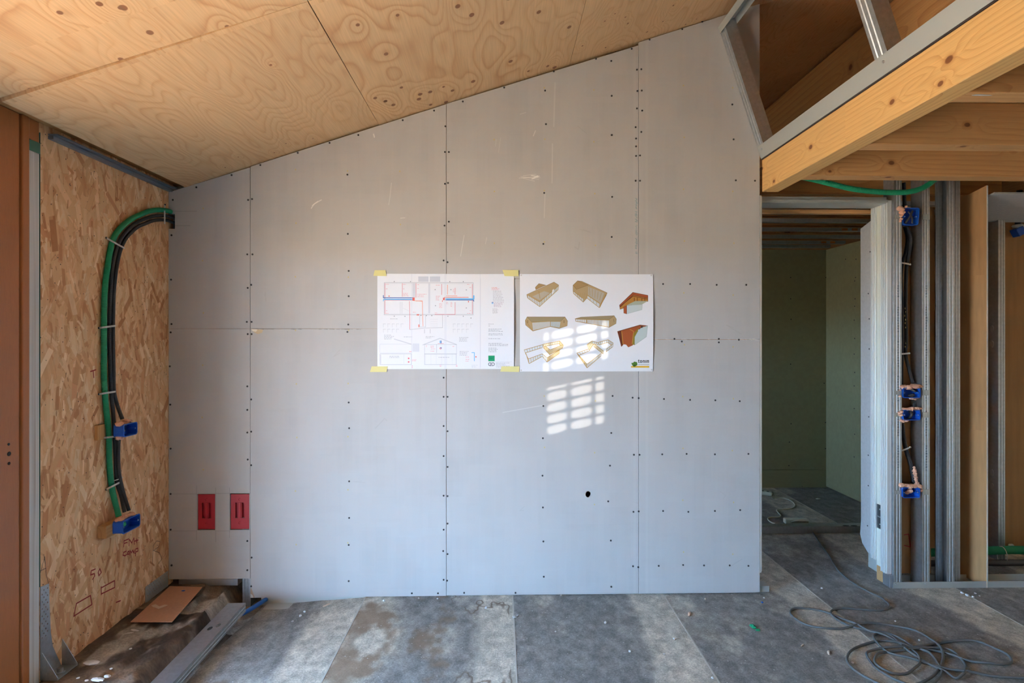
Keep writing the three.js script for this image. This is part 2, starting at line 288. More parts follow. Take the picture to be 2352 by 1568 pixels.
// back wall: plasterboards with screws on a hidden frame
const boardTex = canvasTex(2048, 2048, (c, w, h) => {
  c.fillStyle = '#b9b7b4'; c.fillRect(0, 0, w, h);
  const X = (x) => (x + 2.05) / 3.7 * w, Y = (y) => h - y / 3.75 * h, pt = (px, py) => { const q = at(px, py, 'z', WZ); return [X(q.x), Y(q.y)]; };
  for (let k = 0; k < 2600; k++) { const x = rnd() * w, y = rnd() * h, a = rr(0.002, 0.008); c.fillStyle = rnd() < 0.5 ? `rgba(255,255,255,${a})` : `rgba(120,110,100,${a})`; const W = rr(10, 120), H = rr(20, 260); c.fillRect(x, y, W, H); }
  const line = (pts, col, lw) => { c.strokeStyle = col; c.lineWidth = lw; c.lineCap = 'round'; c.beginPath(); pts.forEach(([a, b], i) => { const q = pt(a, b); i ? c.lineTo(...q) : c.moveTo(...q); }); c.stroke(); };
  // pencil lines round the cut-outs
  for (const l of [[[388, 1134], [452, 1134]], [[388, 1219], [452, 1219]], [[496, 1133], [528, 1133]], [[496, 1219], [528, 1219]], [[451, 1115], [451, 1240]], [[495, 1120], [495, 1245]], [[527, 1120], [527, 1235]], [[401, 485], [452, 485]], [[401, 518], [437, 518]]]) line(l, 'rgba(90,85,80,0.35)', 1.2);
  // scrapes and scuffs, plus one painted streak of light
  const paleMark = (pts, a = 0.5, lw = 2) => line(pts, `rgba(246,243,234,${a})`, lw);
  for (const [x, y, dx] of [[1240, 405, -48], [1241, 408, -44], [1238, 412, -42], [1232, 400, -30], [1228, 416, -26]]) paleMark([[x, y], [x + dx, y + rr(-9, 8)]], 0.45, 1.6);
  for (let k = 0; k < 9; k++) paleMark([[1238 + rr(-4, 2), 405 + rr(-3, 3)], [1225 + rr(-6, 3), 407 + rr(-5, 5)]], 0.4, 2.2);
  paleMark([[715, 478], [722, 468], [738, 459]], 0.55, 3.5); paleMark([[717, 472], [730, 462]], 0.5, 3); paleMark([[899, 420], [896, 450], [893, 470]], 0.3, 2.5); paleMark([[1066, 540], [1061, 570], [1058, 588]], 0.35, 2.5); paleMark([[1118, 545], [1115, 560]], 0.3, 2); paleMark([[1269, 330], [1268, 420]], 0.3, 3); paleMark([[1252, 440], [1250, 500]], 0.25, 3); paleMark([[1275, 190], [1272, 290]], 0.18, 5);
  paleMark([[858, 308], [860, 315]], 0.6, 4); paleMark([[1155, 947], [1250, 930]], 0.3, 3); paleMark([[1150, 316], [1145, 350]], 0.2, 2); paleMark([[1140, 320], [1138, 335]], 0.2, 2); paleMark([[1230, 300], [1225, 312]], 0.4, 3); paleMark([[1195, 262], [1208, 258]], 0.3, 2); paleMark([[930, 500], [920, 501]], 0.5, 2);  // the long slanting line is a light streak painted into the board colour
  // board edges: pale tapered strip, grey blots
  for (const [x, y0, y1] of [[1486, 95, 1362], [1458, 100, 1362]]) line([[x, y0], [x, y1]], 'rgba(255,250,240,0.05)', 9);
  // maker's stamp run along the joint, worn to blue traces
  for (let k = 0; k < 46; k++) { const y = 455 + k * 2.8; if (k % 11 > 8) continue; line([[1460 + rr(-1.5, 1.5), y], [1463 + rr(-1.5, 1.5), y + rr(0.5, 2)]], 'rgba(84,128,140,0.5)', rr(1.2, 2.6)); }
  // broken paper corners
  const patch = (pts, col) => { c.fillStyle = col; c.beginPath(); pts.forEach(([a, b], i) => { const q = pt(a, b); i ? c.lineTo(...q) : c.moveTo(...q); }); c.fill(); };
  patch([[577, 756], [604, 757], [602, 764], [592, 767], [584, 763]], '#cbb791'); patch([[577, 756], [592, 756], [588, 762], [580, 760]], '#e6dfce'); patch([[574, 1345], [578, 1352], [586, 1374], [574, 1374]], '#b49a82'); patch([[574, 1362], [580, 1366], [583, 1376], [574, 1376]], '#d9d4cb');
  // chipped joint lines
  for (let k = 0; k < 26; k++) { const x = 578 + rnd() * 255; line([[x, 755 + (x - 575) * 0.004], [x + rr(2, 14), 756]], 'rgba(104,96,86,0.45)', 1.2); } for (let k = 0; k < 16; k++) { const x = 1502 + rnd() * 240; line([[x, 779], [x + rr(2, 12), 780]], 'rgba(238,234,226,0.8)', 2); }
  // glue spots of the nailing grid
  c.fillStyle = 'rgba(205,178,80,0.55)';
  for (const [x0, y0, dy, n] of [[680, 389, 123, 8], [799, 392, 122, 8], [920, 393, 122, 2], [1134, 320, 119, 3], [1252, 201, 118, 8], [1366, 206, 119, 9], [1570, 196, 119, 10], [1684, 201, 119, 10], [466, 478, 120, 7]]) for (let k = 0; k < n; k++) { const q = pt(x0 + rr(-2, 2), y0 + k * dy); c.fillRect(q[0] - 2, q[1] - 2, 4, 5); }
  // faint curved rubs
  for (let k = 0; k < 14; k++) { const x = rr(600, 1700), y = rr(300, 1300); line([[x, y], [x + rr(-20, 20), y + rr(-8, 8)], [x + rr(-30, 30), y + rr(-20, 20)]], 'rgba(120,112,104,0.10)', rr(1, 4)); }
});
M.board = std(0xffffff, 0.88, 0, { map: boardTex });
{
  const w = struct('wall_back', 'wall of pale grey plasterboard sheets with dark screw heads under the sloping ceiling', 'wall');
  const T = 0.0125, top = (x) => ceilY(x) - 0.006;
  const slope = (x0, x1, y0, d = 0) => [[x0, y0], [x1, y0], [x1, top(x1) - d], [x0, top(x0) - d]];
  const boards = [
    [[[-2.028, 1.6518], [-1.5345, 1.6518], [-1.5345, top(-1.5345) - 0.006], [-2.028, top(-2.028)], [-2.028, 2.352], [-1.99, 2.352], [-1.99, 2.262], [-2.028, 2.262]], []],
    [rect(-2.028, -1.5345, 0.119, 1.6506), [rect(-1.855, -1.747, 0.418, 0.640), rect(-1.657, -1.5395, 0.418, 0.642)]],
    [slope(-1.532, -0.3345, 1.6522, 0.002), []], [rect(-1.532, -0.3345, 0.002, 1.6508), []],
    [[[-0.332, 1.962], [0.8595, 1.962], [0.8595, top(0.8595) - 0.018], [-0.332, top(-0.332)]], []], [rect(-0.332, 0.8595, 0.006, 1.9605), [circle(0.546, 0.624, 0.017, 14, 0.020)]],
    [slope(0.8615, XR, 1.5855), []], [rect(0.8615, XR, 0.006, 1.5835), []],
  ];
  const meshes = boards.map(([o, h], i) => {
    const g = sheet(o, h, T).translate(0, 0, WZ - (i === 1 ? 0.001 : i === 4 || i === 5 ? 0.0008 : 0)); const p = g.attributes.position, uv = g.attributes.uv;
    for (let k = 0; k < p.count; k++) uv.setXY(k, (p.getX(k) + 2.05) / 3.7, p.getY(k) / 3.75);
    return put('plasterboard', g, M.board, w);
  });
  const S = [[598, 379], [570, 459], [579, 457], [568, 584], [580, 584], [577, 654], [569, 661], [567, 739], [578, 739], [569, 767], [578, 767], [798, 401], [799, 537], [801, 622], [801, 680], [800, 745], [798, 762], [1022, 422], [1029, 420], [1021, 518], [1031, 509], [1019, 598], [1028, 602],
    [823, 310], [925, 276], [997, 254], [1063, 233], [1158, 201], [1272, 164], [1369, 135], [1451, 112], [1492, 91], [1567, 67], [1613, 50], [1023, 290], [1022, 349], [1031, 349], [1252, 208], [1254, 285], [1250, 443], [1404, 140], [1405, 220], [1405, 310], [1406, 452], [1463, 160], [1473, 159], [1464, 209], [1474, 208], [1463, 249], [1475, 254], [1460, 292], [1473, 303], [1461, 318], [1461, 336], [1461, 358], [1470, 357], [1460, 415], [1470, 415], [1682, 240], [1685, 320], [1690, 414], [1734, 415],
    [1405, 544], [1248, 560], [1523, 652], [1585, 652], [1646, 654], [1714, 654], [1549, 778], [1566, 784], [1651, 778], [1651, 786], [1697, 780],
    [1248, 932], [1247, 1006], [1246, 1092], [1247, 1165], [1248, 1243], [1249, 1324], [1184, 1361], [1407, 909], [1404, 994], [1401, 1069], [1397, 1151], [1403, 1241], [1404, 1347], [1453, 913], [1467, 914], [1456, 1044], [1469, 1044], [1455, 1175], [1467, 1174], [1454, 1300], [1466, 1302], [1525, 916], [1585, 918], [1643, 919], [1699, 921], [1521, 1043], [1577, 1042], [1642, 1043], [1719, 1042], [1523, 1173], [1581, 1175], [1642, 1173], [1700, 1171], [1513, 1299], [1569, 1297], [1617, 1298], [1676, 1298], [1719, 1299],
    [577, 917], [568, 887], [568, 941], [568, 993], [577, 991], [569, 1055], [577, 1068], [568, 1242], [568, 1309], [578, 1280], [577, 1346], [801, 924], [802, 983], [802, 1105], [802, 1189], [801, 1251], [801, 1334], [1019, 867], [1019, 911], [1028, 911], [1028, 990], [1019, 978], [1019, 1047], [1028, 1072], [1019, 1138], [1028, 1139], [1019, 1216], [1028, 1202], [1028, 1272], [1018, 1265], [1019, 1331], [1027, 1333], [946, 1362], [1006, 1362], [1066, 1361],
    [397, 459], [394, 540], [393, 642], [394, 744], [392, 763], [390, 841], [391, 929], [392, 1030], [392, 1134], [392, 1216], [394, 1298], [451, 430], [532, 402], [684, 351], [757, 328]];
  const head = new THREE.CylinderGeometry(0.0058, 0.0058, 0.002, 10).rotateX(Math.PI / 2);
  for (const [px, py] of S) {
    const q = at(px, py, 'z', WZ); const col = q.x < -1.5335 ? 0 : q.x < -0.333 ? 2 : q.x < 0.8605 ? 4 : 6, split = [1.651, 0, 1.652, 0, 1.961, 0, 1.5845][col];
    const m = put('screw', head, M.screw, meshes[col + (q.y < split ? 1 : 0)]); m.position.set(q.x, q.y, WZ + 0.0003);
  }
  const back = sheet([[-2.03, 0.2], [1.60, 0.2], [1.60, top(1.60)], [-2.03, top(-2.03)]], [], 0.012).translate(0, 0, -3.645); put('backing_board', back, M.boardBrown, w);
  // floor track under the sheets and a stub under the short sheet
  put('floor_track', sheet([[-1.47, -0.05], [-0.70, -0.002], [1.60, 0.001], [1.60, 0.004], [-1.47, 0.001]], [], 0.07).translate(0, 0, -3.518), M.steelDull, w);
  put('floor_track', rbox(-1.975, -1.615, 0.072, 0.112, -3.60, -3.522, 0.002), M.steel, w);
  const st = folded(studSection(0.075, 0.05), 0.001, 0.55).rotateX(-Math.PI / 2); put('frame_stud', st.rotateY(Math.PI / 2).translate(-1.537, -0.06, -3.5245), M.steel, w);
  put('end_angle', merge([box(1.6225, 1.633, 0.128, 2.485, -3.535, -3.512), box(1.6335, 1.645, 0.128, 2.485, -3.60, -3.53)]), M.alu, w);
  put('packing_plate', rbox(1.58, 1.69, 0.0005, 0.038, -3.60, -3.526, 0.002), M.steelDull, w);
}

// left wall: OSB over timber, sill kerb, window opening towards the camera
const osbTex = canvasTex(880, 2048, (c, w, h) => {
  const base = [[232, 188, 142], [224, 174, 126], [238, 200, 156], [214, 160, 112], [242, 210, 170], [228, 180, 132], [190, 126, 78], [234, 192, 146], [204, 144, 96], [212, 152, 106]];
  c.fillStyle = 'rgb(224,176,128)'; c.fillRect(0, 0, w, h);
  for (let k = 0; k < 3600; k++) {
    const big = Math.pow(rnd(), 2), L = mix(18, 130, big), B = mix(4, 30, big) * rr(0.7, 1.1), a = Math.PI / 2 + (rnd() + rnd() - 1) * 1.1, x = rnd() * w, y = rnd() * h, q = base[Math.floor(rnd() * base.length)], d = rr(-14, 12);
    c.save(); c.translate(x, y); c.rotate(a); c.beginPath(); c.moveTo(-L / 2, -B / 2 + rr(-2, 2)); c.lineTo(L / 2, -B / 2 + rr(-3, 3)); c.lineTo(L / 2 + rr(-6, 6), B / 2 + rr(-2, 2)); c.lineTo(-L / 2 + rr(-6, 6), B / 2 + rr(-2, 2)); c.closePath();
    c.fillStyle = `rgba(${q[0] + d},${q[1] + d},${q[2] + d},${rr(0.5, 0.95)})`; c.fill();
    if (rnd() < 0.3) { c.strokeStyle = 'rgba(118,76,40,0.28)'; c.lineWidth = rr(0.5, 1.3); c.stroke(); }
    if (rnd() < 0.5) { c.strokeStyle = `rgba(${q[0] - 40},${q[1] - 42},${q[2] - 40},0.25)`; c.lineWidth = 0.7; for (let j = 0; j < 3; j++) { const o = rr(-B / 2, B / 2); c.beginPath(); c.moveTo(-L / 2, o); c.lineTo(L / 2, o + rr(-1, 1)); c.stroke(); } }
    c.restore();
  }
  for (let k = 0; k < 120; k++) { const x = rnd() * w, y = rnd() * h; c.save(); c.translate(x, y); c.rotate(rr(0.9, 2.2)); c.fillStyle = `rgba(${110 + rnd() * 30},${66 + rnd() * 20},34,0.5)`; c.beginPath(); c.ellipse(0, 0, rr(4, 14), rr(1, 3), 0, 0, 7); c.fill(); c.restore(); }
  const pt = (px, py) => { const q = at(px, py, 'x', XL); return [(-2.53 - q.z) / 0.98 * w, h - q.y / 2.6 * h]; };
  // nail heads
  for (let k = 0; k < 330; k++) { const x = rnd() * w, y = rnd() * h; c.fillStyle = 'rgba(44,28,18,0.85)'; c.beginPath(); c.arc(x, y, rr(1.2, 2.4), 0, 7); c.fill(); }
  const z2 = (u, v) => pt(u * 0.4898, 800 + v * 0.4898);
  const pen = (pts, col, lw) => { c.strokeStyle = col; c.lineWidth = lw; c.lineCap = c.lineJoin = 'round'; c.beginPath(); pts.forEach(([a, b], i) => { const q = z2(a, b); i ? c.lineTo(...q) : c.moveTo(...q); }); c.stroke(); };
  const RED = 'rgba(140,14,16,0.95)', PENCIL = 'rgba(48,36,30,0.75)';
  for (const p of [[[582, 900], [580, 930]], [[582, 902], [603, 893]], [[582, 914], [596, 909]], [[605, 925], [607, 895], [618, 912], [628, 888], [630, 918]], [[632, 903], [648, 898]], [[640, 893], [641, 910]],
    [[592, 950], [580, 956], [576, 968], [586, 972], [594, 966]], [[600, 952], [597, 964], [605, 964], [606, 951], [600, 952]], [[609, 968], [611, 948], [617, 958], [621, 945], [626, 958], [629, 943], [630, 960]], [[636, 972], [636, 940], [647, 936], [647, 950], [637, 954]],
    [[447, 1034], [428, 1042], [425, 1062], [442, 1055], [444, 1066], [434, 1082]], [[468, 1032], [460, 1050], [464, 1065], [475, 1050], [468, 1032]], [[474, 1117], [475, 1154]], [[475, 1122], [537, 1088], [538, 1120], [476, 1150]], [[358, 1196], [424, 1158], [431, 1200], [346, 1255], [358, 1196]], [[424, 1158], [429, 1188]], [[545, 1190], [565, 1182]], [[425, 108], [449, 100]], [[437, 105], [440, 136]]]) pen(p, RED, 4.6);
  for (const p of [[[715, 1010], [718, 925], [735, 902], [750, 905], [744, 930], [720, 947], [748, 958], [760, 985], [743, 1008]], [[190, 1050], [210, 975], [216, 1060], [229, 1105]], [[190, 1042], [216, 1030]], [[205, 965], [212, 1010]]]) pen(p, PENCIL, 2);
});
M.osb = std(0xffffff, 0.72, 0, { map: osbTex });
{
  const w = struct('wall_left', 'oriented strand board wall with red marker notes and many nail heads', 'wall');
  const sheetZ = (z0, z1, y0) => { // z0 far, z1 near; sheet in the plane x = XL facing +x
    const g = box(XL - 0.015, XL, y0, 2.545, z0, z1), p = g.attributes.position, uv = g.attributes.uv;
    for (let k = 0; k < p.count; k++) uv.setXY(k, (-2.53 - p.getZ(k)) / 0.98, p.getY(k) / 2.6); return g;
  };
  put('strand_board', sheetZ(-3.56, -3.0355, 0.075), M.osb, w); put('strand_board', sheetZ(-3.0345, -2.538, 0.075), M.osb, w);
  put('sole_plate', box(-2.10, -2.022, -0.02, 0.074, -3.6, -2.54), M.block, w);
  // solid wall behind, with the wide opening nearer the camera
  put('masonry', merge([box(-2.42, -2.046, -0.1, 3.1, -9.4, -5.6), box(-2.42, -2.046, -0.1, 3.1, -4.4, -2.46), box(-2.42, -2.046, -0.1, 1.1, -5.6, -4.4), box(-2.42, -2.046, 1.75, 3.1, -5.6, -4.4), box(-2.42, -2.046, -0.1, 3.1, -0.5, 2.9), box(-2.42, -2.046, 2.16, 3.1, -2.46, -0.5), box(-2.42, -2.046, -0.1, 0.02, -2.46, -0.5)]), M.render, w);  // the small far opening is added to let daylight into the inner room
  put('head_angle', merge([box(-2.028, -2.004, 2.488, 2.503, -3.53, -2.585), box(-2.028, -1.985, 2.506, 2.512, -3.53, -2.585)]), M.greyStrip, w);
  put('top_lining', box(-2.045, -1.93, 2.545, 2.60, -3.6, 2.6), M.joist, w);
}
{ // kerb: rough concrete ledge between board wall and floor
  const g = new THREE.PlaneGeometry(0.70, 5.0, 70, 260), p = g.attributes.position, uv = g.attributes.uv;
  for (let k = 0; k < p.count; k++) {
    const x = -1.70 + p.getX(k), z = -1.3 - p.getY(k), e = -1.65 + (fbm(z * 4, 1, 3, 601) - 0.5) * 0.09 + (fbm(z * 19, 3, 2, 603) - 0.5) * 0.03;
    let y = mix(0.082, -0.06, sm(e - 0.02, e + 0.075, x)) + (fbm(x * 12, z * 12, 3, 607) - 0.5) * 0.02 + (fbm(x * 45, z * 45, 2, 611) - 0.5) * 0.006;
    y -= 0.02 * sm(0.52, 0.6, fbm(x * 7 + 3, z * 4, 3, 613)) * (x < e ? 1 : 0.3);
    p.setXYZ(k, x, y, z); uv.setXY(k, x + 2.05, -z);
  }
  g.computeVertexNormals(); tag(put('kerb', g, M.plinth), 'rough stained concrete kerb along the foot of the board wall', 'kerb', null, 'structure');
}
{ // window frame of the opening: orange brown varnished timber, white post beside it
  const w = struct('window_1', 'orange brown varnished window frame post at the end of the board wall', 'window');
  put('frame_stop', rbox(-2.10, -2.018, 0.0, 2.544, -2.476, -2.438, 0.006), M.orange, w);
  put('frame_post', rbox(-2.12, -2.026, 0.0, 2.544, -2.4345, -2.2, 0.006), M.orange, w);
  put('frame_head', rbox(-2.12, -2.03, 2.06, 2.46, -2.2, -0.52, 0.006), M.orange, w);
  put('frame_post', rbox(-2.12, -2.03, 0.0, 2.06, -0.61, -0.52, 0.006), M.orange, w);
  put('head_block', rbox(-2.10, -2.027, 2.452, 2.544, -2.537, -2.4775, 0.004), M.orange, w);
  const hole = new THREE.CylinderGeometry(0.008, 0.008, 0.003, 12).rotateZ(Math.PI / 2);
  for (const [px, py, s] of [[20, 1020, 0.7], [20.5, 1042, 1.1], [20.5, 1064, 0.8]]) { const q = at(px, py, 'x', -2.026), m = put('screw_hole', hole, M.screw, w); m.position.set(-2.0262, q.y, q.z); m.scale.setScalar(s); }
  const t = put('trim_1', uvAlong(rbox(-2.14, -2.026, 0.03, 2.44, -2.5365, -2.4775, 0.004), 'y'), M.whitePost); tag(t, 'white weathered timber post between window frame and board wall', 'post', null, 'structure');
  const u = put('trim_2', merge([box(-2.0255, -2.0235, 2.405, 2.452, -2.537, -2.478), box(-2.029, -2.0245, 0.5, 2.5, -2.5385, -2.5372)]), std(RGB(0.05, 0.17, 0.12), 0.35)); tag(u, 'dark green sealing film above the white post', 'film', null, 'structure');
}
{ // ceiling: plywood panels following the roof slope
  const c = struct('ceiling', 'sloping ceiling of knotty plywood panels', 'ceiling');
  const L = 1.2475, T = 0.021, edges = [-1.93, -0.7495, 0.4325, 1.616, 2.96];
  const tx = [[plyPlain, plyKnots, plyPins, plyPins], [plyKnots, plyPlain, plyKnots, plyPins], [plyPins, plyKnots, plyPlain, plyKnots], [plyKnots, plyKnots, plyPins, plyPlain]];
  const cache = new Map(), pm = (t) => { if (!cache.has(t)) cache.set(t, std(0xffffff, 0.68, 0, { map: t })); return cache.get(t); };
  const rows = [[-3.54, -2.2315], [-2.2285, 0.02], [0.023, 2.6], [-9.1, -3.543]];
  rows.forEach(([z0, z1], r) => { for (let i = 0; i < 4; i++) {
    const x0 = edges[i] + 0.0012, x1 = edges[i + 1] - 0.0012, w = (x1 - x0) / Math.cos(CA), d = z1 - z0;
    const g = new THREE.BoxGeometry(w, T, d); const p = g.attributes.position, uv = g.attributes.uv, ou = hash(i, r, 71), ov = hash(r, i, 73), fine = r === 0 && i < 2;
    for (let k = 0; k < p.count; k++) uv.setXY(k, (p.getX(k) + w / 2) / 1.25 + (fine ? 0 : ou), (p.getZ(k) + d / 2) / 1.28 + (fine ? 0 : ov));
    const m = put('plywood_panel', g, pm(tx[r][i]), c); m.rotation.z = CA; const xm = (x0 + x1) / 2; m.position.set(xm - Math.sin(CA) * T / 2, ceilY(xm) + Math.cos(CA) * T / 2, (z0 + z1) / 2);
    if (r === 0 && i === 0) { m.rotation.x = 0.005; m.rotation.z = CA + 0.011; m.position.y -= 0.004; }
  } });
  const cov = sheet([[-3.35, ceilY(-3.35) + 0.06], [3.05, ceilY(3.05) + 0.06], [4.9, 3.3], [4.9, 3.55], [3.05, ceilY(3.05) + 0.3], [-3.35, ceilY(-3.35) + 0.3]], [], 12.6).translate(0, 0, 3.0); put('roof_deck', cov, M.render, c);
}
{ // rest of the building round the room
  const r = struct('wall_rear', 'pale warm plastered wall behind the camera', 'wall');
  put('masonry', box(-2.50, 4.66, -0.1, 4.3, 2.6, 2.9), M.innerWall, r);
  const n = struct('wall_far', 'outer wall closing the far end of the house', 'wall'); put('masonry', box(-2.50, 4.66, -0.1, 4.3, -9.4, -9.12), M.render, n);
  const q = struct('wall_right', 'plain wall at the right end of the room with an added slotted sheet that shapes light spots', 'wall');
  // gap for the added slotted sheet
  put('masonry', merge([box(4.36, 4.66, -0.1, 4.3, -9.4, -1.8), box(4.36, 4.66, -0.1, 4.3, -1.3, 2.9), box(4.36, 4.66, -0.1, 1.7, -1.8, -1.3), box(4.36, 4.66, 2.48, 4.3, -1.8, -1.3)]), M.innerWall, q);
  const sx = 4.40, hole = (a, b, y0, y1) => { // rounded slot whose sun spot lies at photograph columns a..b, rows y0..y1 (taken at the slot's middle)
    const W = (p) => 0.47 + (p - 1323) / 371, Yw = (p) => 1.178 - (p - 930) / 371, S = glint.position;
    const back = (x, y) => { const t = (sx - S.x) / (x - S.x); return [S.z + (WZ - S.z) * t, S.y + (y - S.y) * t, t]; };
    const m = back((W(a) + W(b)) / 2, (Yw(y0) + Yw(y1)) / 2), z1 = back(W(a), 1.2)[0], z0 = back(W(b), 1.2)[0], h = (y1 - y0) / 371 * m[2] / 2;
    return roundRect(-z1, -z0, m[1] - h, m[1] + h, Math.min(0.02, (z1 - z0) * 0.45, h * 0.9), 4);
  };
  const holes = [];
  const row = (cols, rows, x0) => { for (const [a, b] of cols) for (const [y0, y1] of rows) { const s = -0.205 * ((a + b) / 2 - x0); holes.push(hole(a, b, y0 + s, y1 + s)); } };
  row([[1256, 1304], [1312, 1362], [1369, 1390]], [[885, 892], [897, 917.5], [923, 943.5], [949, 969.5], [974.5, 994]], 1280);
  row([[1247, 1258], [1265, 1314], [1322, 1370], [1380, 1395]], [[756, 774], [780, 797], [803, 819], [826, 844]], 1290);
  const g = sheet(rect(1.3, 1.8, 1.7, 2.48), holes, 0.004).rotateY(Math.PI / 2).translate(sx, 0, 0); put('added_slot_sheet', g, M.greyStrip, q);  // added unseen sheet, its slots cut to shape the spots on the back wall
  const gr = struct('ground', 'bare sandy soil round the house', 'ground'); put('soil', box(-60, 60, -0.5, -0.16, -60, 60), M.soil, gr);
  const nb = struct('window_2', 'unseen added pane and wall set behind the spot lamp', 'window'); const fr = put('frame', merge([box(-0.7, 0.7, 0.6, 0.7, -0.05, 0.05), box(-0.7, 0.7, -0.7, -0.6, -0.05, 0.05), box(-0.7, -0.6, -0.6, 0.6, -0.05, 0.05), box(0.6, 0.7, -0.6, 0.6, -0.05, 0.05)]), M.render, nb); put('pane', box(-0.6, 0.6, -0.6, 0.6, -0.01, 0.01), std(RGB(0.6, 0.62, 0.64), 0.05, 1), fr); put('wall', merge([box(-3, 3, 0.7, 3, -0.3, 0), box(-3, 3, -6.5, -0.7, -0.3, 0), box(-3, -0.7, -0.7, 0.7, -0.3, 0), box(0.7, 3, -0.7, 0.7, -0.3, 0)]), M.render, nb); nb.position.copy(glintAt); nb.lookAt(GLINT_HIT.x, glintAt.y, GLINT_HIT.z);  // pane, frame and wall are added out of view to go with the lamp
}

// ---------------------------------------------------------------- timber frame on the right
const BZ = 2.505;
{
  const b = put('timber_beam', uvAlong(rbox(1.633, 1.735, BZ, 2.705, -3.505, 2.55, 0.004), 'z', 0.02, 0.65), M.beam);
  tag(b, 'long pale spruce beam with knots running along the edge of the loft', 'beam');
  put('gasket', box(1.6305, 1.72, 2.7052, 2.711, -3.50, 2.5), std(RGB(0.05, 0.035, 0.03), 0.95), b);
  const labels = ['brown timber joist nearest the stud wall, bearing on the long beam', 'brown timber joist between two other joists above the loose plasterboard strip', 'timber joist with a smear of white filler on its lower edge', 'timber joist farthest out from the stud wall'];
  [-3.19, -2.672, -2.11, -1.55].forEach((z, i) => tag(put('timber_joist', uvAlong(rbox(1.737, 4.35, BZ + 0.001, 2.705, z - 0.046, z + 0.046, 0.004), 'x', i * 0.31, i * 0.7 + 0.3), M.joist), labels[i], 'joist', 'ceiling joists of the loft'));
  const fl = put('filler_smear', blob(0.02, 2.4, 0.12, 0.25, 0.5, 2), M.chip, scene.getObjectByName('timber_joist_002')); { const q = at(2262, 217, 'y', BZ); fl.position.set(q.x, BZ, q.z - 0.006); }
  const d = struct('ceiling_loft', 'board deck lying on the joists of the loft', 'deck');
  put('deck_board', uvAlong(box(1.70, 4.35, 2.708, 2.728, -9.1, -0.9), 'z'), M.attic, d);
  // loft interior: side wall of boards with a darker skirting
  put('side_board', uvAlong(box(2.92, 2.94, 2.85, 4.1, -9.1, 2.5), 'z', 0.3), M.attic, d);
  put('side_board', uvAlong(box(2.921, 2.94, 2.728, 2.848, -2.62, 2.5), 'z', 0.1), M.attic, d);
  put('side_board', uvAlong(box(2.921, 2.94, 2.728, 2.848, -9.1, -2.66), 'z', 0.6), M.attic, d);
}
{ // track on the beam, leaning studs square to the ceiling
  const ux = -Math.sin(CA), uy = Math.cos(CA);
  const tr = thing('steel_track', 'long grey steel track fixed along the top of the timber beam', 'track');
  const w = 0.078; // section in the local frame: s along the stud direction, n to the right of it
  const P = (s, n) => [1.628 + ux * s + uy * n, 2.711 + uy * s - ux * n];
  const strip = (pts, t, z0, z1) => folded(pts, t, z1 - z0).translate(0, 0, z0);
  put('web', strip([P(0, 0), P(0.006, 0.075)], 0.001, -3.505, 2.5), M.steelDull, tr);
  put('flange', strip([P(0, 0), P(w, 0)], 0.001, -3.505, 2.5), M.steelDull, tr);
  put('flange', strip([P(0.006, 0.075), P(w, 0.075)], 0.001, -3.505, 2.5), M.steelDull, tr);
  const top = thing('steel_track', 'short visible end of the steel track screwed to the sloping plywood ceiling', 'track');
  const len = 0.860, Q = (s, n) => P(len + s, n);
  put('web', strip([Q(0, -0.004), Q(0, 0.079)], 0.001, -3.5, 2.5), M.steelDull, top);
  put('flange', strip([Q(-0.04, -0.0035), Q(0, -0.004)], 0.001, -3.5, 2.5), M.steelDull, top);
  put('flange', strip([Q(-0.04, 0.0785), Q(0, 0.079)], 0.001, -3.5, 2.5), M.steelDull, top);
  const sec = folded(studSection(0.0715, 0.078), 0.001, len - 0.012);
  [[-3.43, 'leaning steel stud against the plasterboard wall between beam track and ceiling'], [-2.32, 'leaning steel stud standing farther along the beam track, away from the wall'], [-1.2, 'leaning steel stud over the near part of the beam'], [-0.1, 'leaning steel stud over the near end of the beam']].forEach(([z, label]) => {
    const g = thing('steel_stud', label, 'stud', 'leaning studs of the loft partition');
    const m = put('profile', sec, M.steel, g); // local x -> n, local y (flange) -> -z, local z -> s
    const mm = new THREE.Matrix4().makeBasis(V(uy, -ux, 0), V(0, 0, -1), V(ux, uy, 0));
    m.applyMatrix4(mm); const o = P(0.009, 0.002); m.position.set(o[0], o[1], z);
    const sc = put('screw', new THREE.CylinderGeometry(0.006, 0.006, 0.004, 10).rotateZ(Math.PI / 2), M.steel, g); const q = P(0.05, -0.003); sc.position.set(q[0], q[1], z - 0.03); sc.rotation.z = CA;
  });
}

